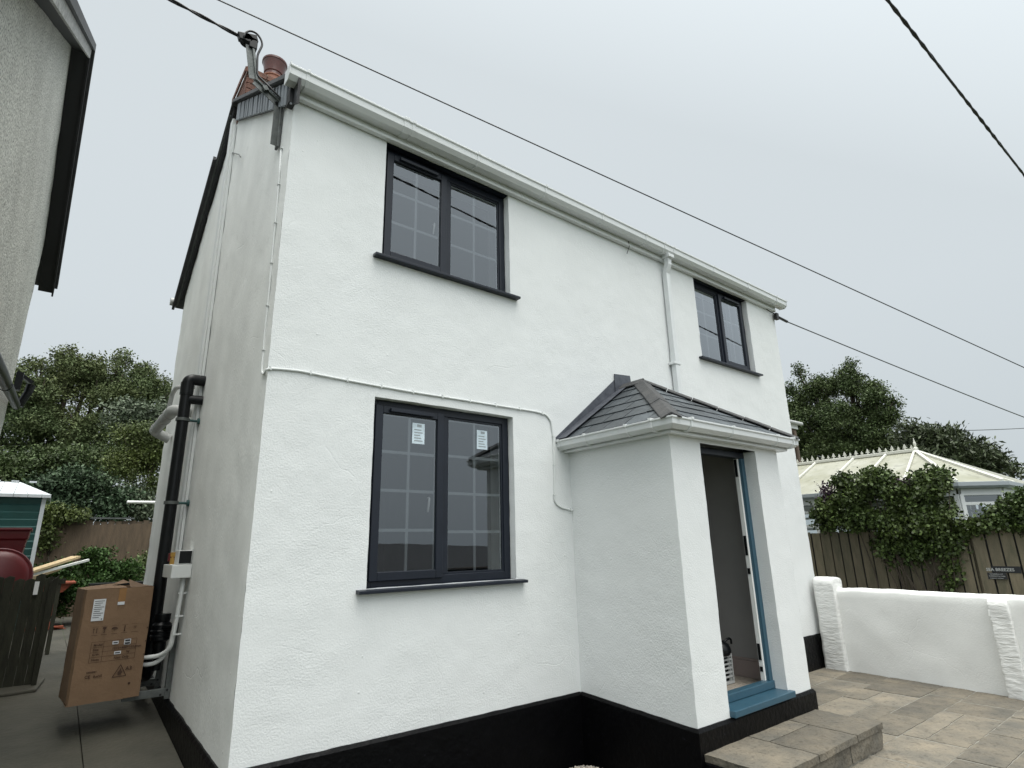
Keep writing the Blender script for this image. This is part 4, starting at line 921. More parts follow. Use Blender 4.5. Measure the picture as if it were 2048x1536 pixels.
# mossy picket panel
pk = thing('picket_panel', 'low mossy slatted gate panel standing between the two houses', 'gate', (-1.25, 3.6, pathz(3.6)))
random.seed(3)
for k in range(9):
    x = -1.58 + k * .078; h_ = 1.0 + random.uniform(-.03, .02); w_ = .0765; lean = .015
    mb = MB().prism([(x, 3.6, pathz(3.6) + .01), (x + w_, 3.6, pathz(3.6) + .01), (x + w_ + lean, 3.6, pathz(3.6) + h_), (x + w_ * .5 + lean, 3.6, pathz(3.6) + h_ + .012), (x + lean, 3.6, pathz(3.6) + h_ - .01)], (0, .018, 0))
    mb.build('picket', 'mossy_wood', pk, bevel=.002)
MB().prism([(-.905, 3.55, pathz(3.6)), (-.865, 3.55, pathz(3.6)), (-.84, 3.55, 1.22), (-.905, 3.55, 1.16)], (0, .07, 0)).build('post', 'mossy_wood', pk, bevel=.003)
for z_ in (.42, 1.0): MB().box(-1.59, -.92, 3.62, 3.655, z_, z_ + .07).build('rail', 'mossy_wood', pk)
MB().box(-1.02, -.985, 3.57, 3.598, 1.05, 1.17).build('white_tag', 'handle_white', pk)
# stone slab at gate foot
tag(MB().prism([(-1.5, 3.35, pathz(3.4)), (-.86, 3.42, pathz(3.4)), (-.80, 3.8, pathz(3.8)), (-1.5, 3.9, pathz(3.9))], (0, 0, .03)).build('stone_slab', 'concrete_path', None, bevel=.01), 'thin grey stone slab at the foot of the mossy gate panel', 'slab')
# red tub and red barrow tray behind it, on a trestle
ty = 4.35
tb = thing('trestle', 'dark timber trestle behind the mossy gate panel carrying red tubs', 'trestle', (-1.4, ty, pathz(4.3)))
MB().box(-1.58, -1.02, ty - .1, ty + .5, 1.02, 1.06).build('top', 'mossy_wood', tb)
for x, y in ((-1.55, ty), (-1.08, ty), (-1.55, ty + .4), (-1.08, ty + .4)): MB().box(x - .025, x + .025, y - .025, y + .025, pathz(y), 1.02).build('leg', 'mossy_wood', tb)
c_ = at(10, 1135, 1, 4.2); ax = Vector((.12, -1, .12)).normalized()
mb = MB().lathe(at(-8, 1156, 1, 4.28), [(0, .03), (.20, .025), (.25, .0), (.275, -.035), (.295, -.03), (.305, -.045), (.295, -.06), (.275, -.06), (.26, -.02), (0, .01)], 40, ax)
tag(mb.build('red_tub', 'red_plastic', None, smooth='auto'), 'round dark red tub tipped on its side, domed base towards the camera', 'tub')
ub = thing('red_trough', 'bright red ribbed plastic trough upright behind the round red tub', 'trough', (-1.45, 4.75, 1.1))
x1_ = at(62, 1060, 1, 4.7).x; zt_ = at(30, 1056, 1, 4.7).z; zb_ = 1.08
mb = MB(); w0 = .72
def ring(z, i, d_): return [(x1_ - w0 - .0 + i, 4.62 + d_, z), (x1_ - i, 4.62 + d_, z), (x1_ - i, 5.15 - d_, z), (x1_ - w0 + i, 5.15 - d_, z)]
hs_ = [(zb_, .10, .10), (zb_ + (zt_ - zb_) * .45, .05, .06), (zb_ + (zt_ - zb_) * .5, .04, .045), (zt_ - .13, .022, .03), (zt_ - .12, .012, .018), (zt_ - .03, .004, .01), (zt_ - .03, -.012, -.01), (zt_, -.012, -.01), (zt_, .01, .012), (zb_ + .03, .11, .11)]
vv = []; 
for z, i, d_ in hs_: vv += ring(z, i, d_)
ff = [(k * 4 + j, k * 4 + (j + 1) % 4, k * 4 + 4 + (j + 1) % 4, k * 4 + 4 + j) for k in range(len(hs_) - 1) for j in range(4)] + [(3, 2, 1, 0), tuple(len(vv) - 4 + j for j in range(4))]
mb.add(vv, ff).build('trough_body', 'red_plastic', ub, bevel=.008)
mb = MB(); 
for k in range(4): mb.box(x1_ - .045 + .0, x1_ - .02, 4.655, 4.675, zt_ - .06 - k * .05, zt_ - .045 - k * .05)
mb.build('rib', 'red_plastic', ub)
# boards on the trestle table
g = 'new timber boards lying by the bush'
for k, (a, b, w_, th, lb) in enumerate((((70, 1140), (152, 1114), .12, .03, 'pale yellow sawn timber board with dark stains, uppermost of the pile'), ((70, 1148), (177, 1120), .03, .03, 'long thin white batten jutting furthest out of the timber pile'), ((60, 1158), (118, 1137), .07, .03, 'short yellow board at the bottom of the timber pile'))):
    p, q = at(*a, 1, 5.6), at(*b, 1, 6.2); d = (q - p).normalized()
    tag(MB().bar(p - d * .25, q, w_, th, (0, 0, 1)).build('timber_board', 'new_timber' if k != 1 else 'plaster_white', None, bevel=.002), lb, 'board', g)
tr2 = thing('board_stand', 'dark sawhorse under the pile of new timber boards', 'sawhorse', (-1.0, 5.8, .25))
MB().box(-1.3, -.72, 5.72, 5.78, 1.06, 1.12).build('top_rail', 'mossy_wood', tr2)
for sx_ in (-1.25, -.78):
    for dy in (-.15, .15): MB().bar((sx_, 5.75 + dy, pathz(5.8)), (sx_, 5.75, 1.06), .04, .05).build('leg', 'mossy_wood', tr2)
# red table with turned legs
tt = thing('red_table', 'red-brown wooden table end with a turned leg behind the carton', 'table', (-.6, 8.6, .25))
yt = 8.5; zt2 = at(110, 1165, 1, yt).z
MB().box(-1.3, at(152, 1165, 1, yt).x, yt - .05, yt + .7, zt2 - .03, zt2).build('table_top', 'red_timber', tt, bevel=.006)
MB().box(-1.25, at(128, 1165, 1, yt).x, yt, yt + .03, zt2 - .16, zt2 - .03).prism([(at(128, 1165, 1, yt).x, yt, zt2 - .16), (at(146, 1165, 1, yt).x, yt, zt2 - .035), (at(128, 1165, 1, yt).x, yt, zt2 - .035)], (0, .03, 0)).build('apron', 'red_timber', tt)
lx = at(103, 1200, 1, yt).x
MB().lathe((lx, yt + .05, .27), [(.07, 0), (.07, .05), (.03, .12), (.025, .16), (.04, .22), (.045, .35), (.03, .42), (.045, .46), (.03, .5), (.05, .54), (.05, zt2 - .44)], 16).build('leg', 'red_timber', tt, smooth='auto')
MB().bar((lx - .35, yt + .05, .285), (lx + .22, yt + .05, .285), .1, .05).prism([(lx + .08, yt, .31), (lx + .26, yt, .26), (lx + .08, yt, .26)], (0, .08, 0)).build('foot', 'red_timber', tt, bevel=.01)
# blue bottle
bp_ = at(74, 1318, 2, pathz(5)); bp_ = Vector((-.885, 5.2, pathz(5.2)))
bb = thing('blue_bottle', 'small blue plastic bottle on the path behind the mossy gate panel', 'bottle', bp_)
mb = MB().lathe(bp_, [(0, 0), (.05, 0), (.055, .02), (.055, .15), (.05, .18), (.02, .21), (.02, .225)], 16); mb.build('bottle_body', 'blue_plastic', bb, smooth='auto'); MB().lathe(bp_ + Vector((0, 0, .225)), [(.024, 0), (.024, .03), (0, .03)], 12).build('cap', 'handle_white', bb)
# green metal shed
sh = thing('garden_shed', 'dark green metal shed with white ribbed roof and corner trim', 'shed', (-2.2, 8.5, .25))
sxr = at(92, 990, 1, 8.5).x - .03; zs = at(60, 988, 1, 8.5).z - .03
mb = MB(); k = 0; z = .27
while z < zs - .02:
    h_ = min(.115, zs - z); mb.add([(-3.4, 8.52, z), (sxr, 8.52, z), (sxr, 8.50, z + h_ * .85), (-3.4, 8.50, z + h_ * .85), (sxr, 8.52, z + h_), (-3.4, 8.52, z + h_), (sxr + .0, 10.0, z), (sxr, 10.0, z + h_ * .85), (sxr, 10.0, z + h_)],
           [(0, 1, 2, 3), (3, 2, 4, 5), (1, 6, 7, 2), (2, 7, 8, 4)]); z += h_
mb.build('cladding', 'shed_green', sh, recalc=False)
MB().box(sxr - .01, sxr + .045, 8.485, 8.53, .27, zs).build('corner_trim', 'shed_roof', sh, bevel=.003)
mb = MB(); z0_ = zs + .02
for k in range(14):
    x = -3.5 + k * .18; xe = min(x + .175, sxr + .1); xr = min(xe, sxr - .35) if x < sxr - .35 else sxr - .35
    if x >= sxr + .1: break
    xa = min(x, sxr - .35)
    mb.add([(x, 8.40, z0_), (xe, 8.40, z0_), (xr, 9.2, z0_ + .26), (xa, 9.2, z0_ + .26), (x, 8.40, z0_ - .05), (xe, 8.40, z0_ - .05)], [(0, 1, 2, 3), (4, 5, 1, 0)])
mb.add([(sxr + .1, 8.40, z0_), (sxr + .1, 10.0, z0_), (sxr - .35, 9.2, z0_ + .26), (sxr + .1, 8.40, z0_ - .05), (sxr + .1, 10.0, z0_ - .05)], [(0, 1, 2), (3, 4, 1, 0)])
mb.build('shed_roof', 'shed_roof', sh, recalc=False)
mb = MB()
for k in range(9): mb.box(-3.3 + k * .24, -3.2 + k * .24, 9.17, 9.23, z0_ + .262, z0_ + .285)
mb.build('ridge_cap', 'shed_roof', sh)
# back fence
def boards(name, mb_, a, b, z0, top, wd=.13, gap=.012, th=.02, jit=.02, seed=1):
    rnd = random.Random(seed); a, b = Vector(a), Vector(b); d = (b - a); L0 = d.length; d.normalize(); n_ = Vector((d.y, -d.x, 0)); u = 0
    back = MB().prism([tuple(a - n_ * .012 + Vector((0, 0, z0))), tuple(b - n_ * .012 + Vector((0, 0, z0))), tuple(b - n_ * .012 + Vector((0, 0, top(1) - .015))), tuple(a - n_ * .012 + Vector((0, 0, top(0) - .015)))], tuple(n_ * .006))  # sheet added behind the boards so no bright background shows in the gaps
    while u < L0:
        w_ = min(wd * rnd.uniform(.92, 1.06), L0 - u); h_ = top(u / L0) + rnd.uniform(-jit, jit); o_ = n_ * rnd.uniform(-.004, .004) + n_ * (.012 if rnd.random() < .5 else 0)
        p = a + d * u + o_; q = p + d * (w_ - gap)
        mb_.prism([(p.x, p.y, z0), (q.x, q.y, z0), (q.x, q.y, h_ + rnd.uniform(-.006, .006)), (p.x, p.y, h_)], n_ * th); u += w_
    return back
bf = thing('back_fence', 'brown close-board timber fence across the back garden beneath the trees', 'fence', (0, 11, .2))
mb = MB(); bk = boards('b', mb, (1.6, 11, 0), (-1.9, 11, 0), .2, lambda t: 2.08 + (.0 if t < .7 else -.12 + (1 - t) * .4), seed=4); mb.build('boards', 'fence_wood_old', bf); bk.build('added_gap_sheet', 'fence_wood_old', bf)
MB().box(-.35, .42, 10.96, 11.03, 2.12, 2.15).build('capping', 'galvanised', bf); MB().box(-1.9, 1.6, 11.025, 11.09, 1.7, 1.78).build('rail', 'fence_wood_old', bf)
for x in (-.42, 1.0): MB().box(x, x + .1, 11.03, 11.13, .2, 2.1).build('post', 'fence_wood_old', bf)
# pale washing-line arm behind the house end
rl = MB().tube([at(254, 1004, 1, 9), at(320, 1005, 1, 9)], .028, 10).tube([at(318, 1005, 1, 9), at(318, 1160, 1, 9)], .025, 8)
tag(rl.build('handrail', 'plaster_white', None), 'pale horizontal rail sticking out from behind the cottage end', 'rail')
tag(MB().box(-.32, .5, 7.2, 7.5, .25, .95).box(-.38, .55, 7.15, 7.55, .95, .985).build('planter_table', 'black_plastic', None, bevel=.004), 'low black bench top just behind the carton, in front of the hedge bush', 'bench')

# ---- plants at the back left
def ell(px, py, ax, v, rx, ry, rz, w_=None):
    c_ = at(px, py, ax, v); return ((c_.x, c_.y, c_.z), (rx, ry, rz)) if w_ is None else ((c_.x, c_.y, c_.z), (rx, ry, rz), w_)
plant('cypress_tree', 'broad dark olive-green evergreen tree filling the gap behind the shed', 'tree', (-1.0, 18.5, GZ),
      [ell(60, 800, 1, 18, 1.0, 1.3, .8), ell(130, 760, 1, 18.5, .95, 1.2, .75), ell(200, 775, 1, 18, .85, 1.2, .8), ell(262, 778, 1, 18, .75, 1.2, .85), ell(325, 805, 1, 18.3, .6, 1.1, .8), ell(40, 790, 1, 18, .7, 1.1, .65), ell(390, 830, 1, 18.6, .7, 1.1, .9), ell(80, 870, 1, 18, 1.0, 1.2, .8), ell(180, 860, 1, 17.6, 1.1, 1.1, .9), ell(280, 880, 1, 17.8, .9, 1.1, .8), ell(-60, 800, 1, 18, 1.2, 1.3, 1.0), ell(-40, 900, 1, 18, 1.3, 1.2, 1.2), ell(350, 880, 1, 18.5, .9, 1, .9), ell(70, 735, 1, 18, .3, .3, .3), ell(138, 715, 1, 18, .3, .3, .32), ell(185, 728, 1, 18, .25, .3, .25), ell(243, 722, 1, 18, .3, .3, .32), ell(285, 745, 1, 18, .3, .3, .3), ell(25, 745, 1, 18, .3, .3, .3)],
      'leaf_cypress', 150000, .075, spread=.13, per=22, droop=-.1, r=.22, fill=.3, lump=12, sprig=.14)
plant('bare_leaved_tree', 'thin dark tree with sky showing through, below the evergreen crown', 'tree', (-1.6, 16, GZ),
      [ell(60, 950, 1, 16, 1.0, .9, .8), ell(140, 930, 1, 16, .9, .9, .7), ell(220, 930, 1, 16.2, .8, .9, .7), ell(-30, 960, 1, 16, 1, .9, .9)], 'leaf_dark', 28000, .08, spread=.13, per=20, r=.12, fill=.6)
plant('silver_leaved_tree', 'grey-green small-leaved tree beside the white waste pipe', 'tree', (1.0, 14, GZ),
      [ell(255, 835, 1, 14, .5, .6, .38), ell(310, 850, 1, 14, .5, .6, .45), ell(350, 830, 1, 14.2, .5, .6, .5)], 'leaf_grey', 9000, .09, spread=.16, per=20, r=.07, fill=.4)
plant('yellow_green_tree', 'yellow-green leafy sapling against the dark trees near the soil pipe', 'tree', (.9, 13, .1),
      [ell(265, 880, 1, 13, .42, .5, .4), ell(300, 930, 1, 13, .45, .5, .5), ell(250, 930, 1, 13, .35, .5, .4), ell(320, 880, 1, 13, .4, .5, .5), ell(295, 985, 1, 13, .45, .5, .4)], 'leaf_yellow', 20000, .06, spread=.14, per=20, r=.05, fill=.5)
plant('buddleia_shrub', 'blue-green arching shrub overhanging the back fence by the shed', 'shrub', (-.6, 11.9, .2),
      [ell(110, 990, 1, 12, .45, .4, .42), ell(170, 975, 1, 12, .5, .4, .38), ell(220, 1010, 1, 12, .42, .4, .35), ell(140, 1025, 1, 11.8, .5, .4, .3), ell(60, 1000, 1, 12.2, .5, .4, .4)], 'leaf_blue', 26000, .075, spread=.13, per=22, droop=.5, r=.05, fill=.4)
plant('tangled_shrub', 'tangled brownish-green shrub over the back fence left of the cottage end', 'shrub', (.4, 12.4, .2),
      [ell(250, 1000, 1, 12.4, .4, .4, .35), ell(300, 1020, 1, 12.4, .4, .4, .3)], 'leaf_grey', 3500, .08, spread=.2, per=12, r=.05, fill=.8)
plant('fence_creeper', 'low creeper draped along the top of the back fence beside the shed', 'creeper', (-.9, 11.0, .9),
      [ell(95, 1035, 1, 10.9, .25, .12, .25), ell(130, 1032, 1, 10.9, .35, .12, .12), ell(90, 1080, 1, 10.9, .18, .1, .3)], 'leaf_yellow', 3500, .06, spread=.08, per=16, r=.02, fill=.5)
plant('round_bush', 'low rounded mid-green bush in front of the brown back fence', 'bush', (-.1, 9.5, .2),
      [ell(150, 1140, 1, 9.6, .42, .4, .24), ell(200, 1125, 1, 9.6, .45, .4, .28), ell(240, 1150, 1, 9.4, .35, .4, .24), ell(105, 1150, 1, 9.6, .3, .3, .2), ell(180, 1180, 1, 9.3, .7, .4, .35), ell(120, 1200, 1, 9.3, .5, .4, .4)], 'leaf_hedge', 28000, .05, spread=.05, per=22, droop=-.2, r=.03, fill=.3, lump=6)
plant('dry_plants', 'straggly pale dry plants between the bush and the cottage end', 'plant', (.62, 9.8, .2),
      [ell(285, 1120, 1, 9.8, .16, .2, .2), ell(292, 1150, 1, 9.8, .15, .2, .2)], 'leaf_yellow', 900, .06, spread=.09, per=10, r=.015, fill=.8)
far = [(x_, 26 + random.uniform(-2, 2)) for x_ in (-16, -11, -6, -1.5, 3)]
plant('distant_hedgerow_tree', 'dark tree mass low down far behind the back fence', 'tree', (0, 24, GZ), [((x_, y_, .9), (2.6, 1.8, 1.5)) for x_, y_ in far], 'leaf_dark', 26000, .16, spread=.3, per=26, r=.12, fill=.3)

# ================================================================== RIGHT: garden wall, fence, conservatory, trees
gw = thing('garden_wall', 'low white painted garden wall with rounded top and rough piers', 'wall', (7.0, -.2, PZ))
def wx(y): return 7.125 + .095 * (y + .06)
def bodyz(y): return .80 + .0 * y + noise.noise(Vector((y * 1.7, 0, 0))) * .012
mb = MB(); n = 90; ys = [-.05 - 5.2 * i / n for i in range(n + 1)]; prof = []
vv = []; K = 26
for y_ in ys:
    x0 = wx(y_); zt = bodyz(y_); ring_ = []
    for j in range(14): ring_.append((x0, PZ + (zt - .05 - PZ) * j / 13))
    for j in range(1, 6): a = j / 6 * math.pi; ring_.append((x0 + .09 - .09 * math.cos(a), zt - .05 + .05 * math.sin(a)))
    for j in range(7): ring_.append((x0 + .18, zt - .05 - (zt - .05 - PZ) * j / 6))
    for p in ring_: vv.append(wob((p[0], y_, p[1]), .007, 4))
K = len(ring_)
mb.add(vv, [(i * K + j, (i + 1) * K + j, (i + 1) * K + j + 1, i * K + j + 1) for i in range(n) for j in range(K - 1)])
mb.build('wall_body', 'garden_white', gw, smooth=True, recalc=False)
for (ya, yb, h_) in ((-.065, -.33, .925), (-1.93, -2.10, .78), (-4.0, -4.2, .8)):
    mb = MB(); n = 10; K = 30; vv = []; pr0 = .07
    for i in range(-2, n + 3):
        f = min(max(i / n, 0), 1); y_ = ya + (yb - ya) * f; ins = .0 if 0 <= i <= n else (.5 if i in (-1, n + 1) else 1.0)
        x0 = wx(y_) - pr0; zt = h_ - (.05 * ins)
        for j in range(K + 1):
            t = j / K
            if t < .55: p = (x0 + .04 * ins * pr0 * 10 * .3, PZ + (zt - .07 - PZ) * t / .55)
            elif t < .75: a = (t - .55) / .2 * math.pi; p = (x0 + .13 - .13 * math.cos(a), zt - .07 + .07 * math.sin(a))
            else: p = (x0 + .26, zt - .07 - (zt - .07 - PZ) * (t - .75) / .25)
            if ins == 1.0: p = (max(p[0], x0 + .06), p[1])
            vv.append(wob((p[0], y_ + noise.noise(Vector((0, i, p[1] * 14))) * .003, p[1]), .009, 9))
    R_ = n + 5
    mb.add(vv, [(i * (K + 1) + j, (i + 1) * (K + 1) + j, (i + 1) * (K + 1) + j + 1, i * (K + 1) + j + 1) for i in range(R_ - 1) for j in range(K)] + [tuple(range(K + 1))[::-1], tuple((R_ - 1) * (K + 1) + j for j in range(K + 1))])
    mb.build('pier', 'brushed_white', gw, smooth=True, recalc=True)
# ground beyond the wall
struct(MB().box(7.31, 30, -12, 9, GZ, GZ + .1).build('neighbour_garden', 'grassland'))
# timber fence behind the wall
tf = thing('timber_fence', 'tall weathered vertical-board timber fence behind the white garden wall', 'fence', (8.6, 0, GZ))
mb = MB(); bk = boards('b', mb, (8.6, 1.4, 0), (8.6, -1.50, 0), -.25, lambda t: 1.50 + .02 * t, .145, .019, .02, .02, 9)
mb.build('boards', 'fence_wood', tf); bk.build('added_gap_sheet', 'soffit_black', tf)  # added black sheet stands in for the shade between the boards
mb = MB(); bk = boards('b', mb, (8.57, -1.52, 0), (8.57, -5.6, 0), -.25, lambda t: 1.62, .15, .021, .022, .05, 12)
rb = mb.build('boards', 'fence_wood', tf); bk.build('added_gap_sheet', 'soffit_black', tf)  # black sheet again gives the gaps their shade
for y_ in (-1.53, .9, -3.4): MB().box(8.60, 8.7, y_ - .05, y_ + .05, GZ, 1.5).build('post', 'fence_wood', tf)
for z_ in (.1, .72, 1.3): MB().box(8.621, 8.67, -5.5, 1.3, z_, z_ + .07).build('rail', 'fence_wood', tf)
struct(MB().box(8.66, 8.68, -5.6, 1.4, GZ, 1.3).build('fence_backing', 'soffit_black')) if False else None
# signs on the fence
fx = 8.535
def fz(px, py): return at(px, py, 0, fx)
p = [fz(1966, 1132), fz(2041, 1133), fz(2044, 1147), fz(1970, 1144)]
s1_ = thing('house_sign', 'weathered dark wooden name board lettered SEA BREEZES on the fence', 'sign', p[0])
MB().prism(p, (.02, 0, 0)).build('sign_board', 'soffit_black', s1_, bevel=.002)
text('SEA BREEZES', .050, 'light_grey_plastic', s1_, fz(1973, 1141.5) + Vector((-.004, 0, 0)), p[1] - p[0], (0, .0, 1), name='lettering', bold=.001)
p = [fz(1974, 1145), fz(2012, 1146), fz(2016, 1159), fz(1977, 1158)]
s2_ = thing('notice_plate', 'small black plate with three lines of white writing under the name board', 'sign', p[0])
MB().prism([q + Vector((-.006, 0, 0)) for q in p], (.02, 0, 0)).build('plate', 'print_black', s2_, bevel=.001)
for k, (s_, px_, py_) in enumerate((('HARBERLA AT', 1980, 1149), ('SHERNOVA PARK', 1979, 1153), ('HARBERLA SHERNO', 1981, 1157))):
    text(s_, .021 if k < 2 else .015, 'light_grey_plastic', s2_, fz(px_, py_) + Vector((-.009, 0, 0)), p[1] - p[0], (0, 0, 1), name='lettering')
# conservatory
cv = thing('conservatory', 'white conservatory with algae-stained polycarbonate roof and spiked ridge cresting', 'conservatory', (11, 0, GZ))
ZE = 2.17; RXc = 11.2; F_ = Vector((RXc, -.31, 2.90))
ring0 = [Vector((9.5, 5.0, ZE)), Vector((9.5, -1.25, ZE)), Vector((10.03, -1.68, ZE)), Vector((12.37, -1.68, ZE)), Vector((12.9, -1.25, ZE)), Vector((12.9, 5.0, ZE))]
rb_ = Vector((RXc, 5.0, 2.90)); rm = MB(); th = Vector((0, 0, .03))
for poly in ([ring0[0], ring0[1], F_, rb_], [ring0[1], ring0[2], F_], [ring0[2], ring0[3], F_], [ring0[3], ring0[4], F_], [ring0[4], ring0[5], rb_, F_]): rm.prism(poly, -th)
cr = rm.build('roof', 'poly_roof', cv)
mb = MB(); 
for y_ in (3.2, 2.2, 1.45, .72, .15, -.31):
    top = Vector((RXc, max(y_, -.31), 2.90)); 
    MB().bar(top + Vector((0, 0, .02)), Vector((9.48, y_ if y_ > -.31 else -.55, ZE + .02)), .035, .03).build('glazing_bar', 'poly_bar', cr)
for p in ring0[1:5]: MB().bar(F_ + Vector((0, 0, .02)), p + Vector((0, 0, .02)), .05, .035).build('glazing_bar', 'poly_bar', cr)
for x_ in (10.7, 11.5): MB().bar(F_ + Vector((0, 0, .02)), Vector((x_, -1.68, ZE + .02)), .035, .03).build('glazing_bar', 'poly_bar', cr)
MB().box(RXc - .05, RXc + .05, -.36, 5.0, 2.89, 2.95).build('ridge', 'poly_bar', cr, bevel=.01)
def spike(mb_, y_, s_):
    x_ = RXc; z_ = 2.95
    mb_.box(x_ - .008, x_ + .008, y_ - .008 * s_, y_ + .008 * s_, z_, z_ + .03 * s_)
    mb_.prism([(x_ - .006, y_ + a * s_, z_ + b * s_) for a, b in ((-.012, .02), (.012, .02), (.014, .035), (.045, .04), (.045, .055), (.022, .06), (.03, .075), (.018, .10), (.0, .14), (-.018, .10), (-.03, .075), (-.022, .06), (-.045, .055), (-.045, .04), (-.014, .035))], (.012, 0, 0))
mb = MB()
for k in range(44): spike(mb, -.27 + k * .105, .78 if k % 2 else .55)
mb.build('ridge_cresting', 'poly_bar', cr)
MB().lathe((RXc, -.33, 2.94), [(.04, 0), (.04, .02), (.016, .04), (.018, .07), (.026, .085), (.022, .115), (.01, .15), (.011, .165), (.0, .215)], 12).build('finial', 'poly_bar', cr, smooth='auto')
pth = [(9.5, 5.0), (9.5, -1.25), (10.03, -1.68), (12.37, -1.68), (12.9, -1.25), (12.9, 5)]
cg = MB().sweep(pth, [(-.0 - 0, ZE - .09), (.0, ZE - .0), (.08, ZE - .0), (.08, ZE - .06), (.05, ZE - .09)][::-1] if True else None)
cg.build('gutter', 'grey_upvc', cv, bevel=.004)
fr2 = MB(); gl2 = MB(); ins = .06
walls = [((9.56, 5.0), (9.56, -1.2)), ((9.58, -1.24), (10.06, -1.62)), ((10.08, -1.63), (12.33, -1.63)), ((12.35, -1.6), (12.84, -1.2)), ((12.84, -1.2), (12.84, 5))]
for (a, b) in walls:
    a, b = Vector((*a, 0)), Vector((*b, 0)); d = (b - a); L0 = d.length; d.normalize(); n = max(1, round(L0 / .7))
    fr2.bar(a + Vector((0, 0, 2.05)), b + Vector((0, 0, 2.05)), .06, .14); fr2.bar(a + Vector((0, 0, 1.86)), b + Vector((0, 0, 1.86)), .055, .045); fr2.bar(a + Vector((0, 0, .35)), b + Vector((0, 0, .35)), .06, 1.3)
    fr2.bar(a + Vector((0, 0, 1.62)), b + Vector((0, 0, 1.62)), .055, .05)
    for i in range(n + 1):
        c_ = a + d * L0 * i / n; fr2.bar(c_ + Vector((0, 0, 1.0)), c_ + Vector((0, 0, 2.0)), .07, .06, d)
    gl2.add([a + Vector((0, 0, 1.0)), b + Vector((0, 0, 1.0)), b + Vector((0, 0, 1.98)), a + Vector((0, 0, 1.98))], [(0, 1, 2, 3)])
fr2.build('window_frames', 'upvc_soft', cv, bevel=.004); gl2.build('glass', 'glass', cv, recalc=False)
MB().box(9.7, 12.7, -1.2, 5, GZ, GZ + .12).build('floor', 'carpet', cv)
# climbers on the fence
vine = thing('climbing_plant', 'big leafy climber spilling over the fence in front of the conservatory', 'climber', (8.5, -.4, GZ))
def fv(px, py, rx, ry, rz, v=8.55): return ell(px, py + 8, 0, v, rx, ry, rz)
cl = [fv(1660, 1010, .2, .26, .20), fv(1700, 985, .2, .24, .18), fv(1750, 960, .22, .26, .22), fv(1800, 980, .25, .28, .2), fv(1860, 965, .22, .22, .18), fv(1690, 1040, .18, .22, .14), fv(1740, 1030, .22, .25, .18), fv(1800, 1040, .25, .28, .22), fv(1870, 1030, .25, .26, .22), fv(1900, 1070, .16, .16, .2), fv(1790, 1090, .14, .24, .14), fv(1840, 1085, .14, .2, .14), fv(1690, 950, .1, .12, .1), fv(1875, 940, .1, .08, .12),
      fv(1905, 1110, .06, .08, .14, 8.55), fv(1903, 1150, .05, .06, .16, 8.55), fv(1810, 1115, .07, .18, .1), fv(1650, 1040, .12, .12, .1)]
leaves('foliage', 'leaf_ivy', vine, lumps(cl[:14], 8, .5) + cl[14:], 46000, .045, spread=.05, per=18, droop=.6, fill=.3, asp=.8)
leaves('purple_foliage', 'leaf_purple', vine, [fv(1655, 975, .1, .07, .1), fv(1800, 958, .12, .1, .04), fv(1665, 990, .1, .07, .06)], 700, .05, spread=.05, per=10, fill=.8)
leaves('flowers', 'petal', vine, [fv(1870, 1050, .2, .06, .05), fv(1935, 1045, .1, .1, .02)], 40, .035, spread=.05, per=4, fill=.9)
mb = MB(); random.seed(8)
for k in range(14):
    a = fz(random.choice([1905, 1905, 1780, 1840]) + random.uniform(-8, 8), 1190); q = fz(random.uniform(1690, 1900), random.uniform(960, 1040)); a.z = GZ
    mb.tube([a, a.lerp(q, .5) + Vector((-.03, random.uniform(-.1, .1), .1)), q + Vector((-.05, 0, 0))], [.014, .01, .004], 5)
for k in range(10):
    q = fz(random.uniform(1650, 1890), 985); mb.tube([q, q + Vector((random.uniform(-.1, .1), random.uniform(-.1, .1), .10)), q + Vector((random.uniform(-.1, .1), random.uniform(-.25, .25), random.uniform(.0, .12)))], [.004, .003, .002], 4)
mb.build('stem', 'bark', vine)
v2 = thing('climbing_plant', 'smaller leafy climber over the fence top below the conservatory windows, at the right edge', 'climber', (8.5, -2.2, GZ))
leaves('foliage', 'leaf_ivy', v2, [fv(1965, 1040, .1, .2, .07), fv(2010, 1025, .12, .16, .12), fv(2045, 1020, .15, .2, .2), fv(2080, 1010, .15, .25, .25), fv(2140, 1010, .15, .3, .3), fv(1940, 1050, .08, .14, .06)], 13000, .042, spread=.05, per=16, droop=.4, fill=.4, asp=.8)
MB().tube([(8.5, -2.6, GZ), (8.5, -2.5, .8), (8.5, -2.2, 1.6)], [.02, .015, .008], 6).build('stem', 'bark', v2)
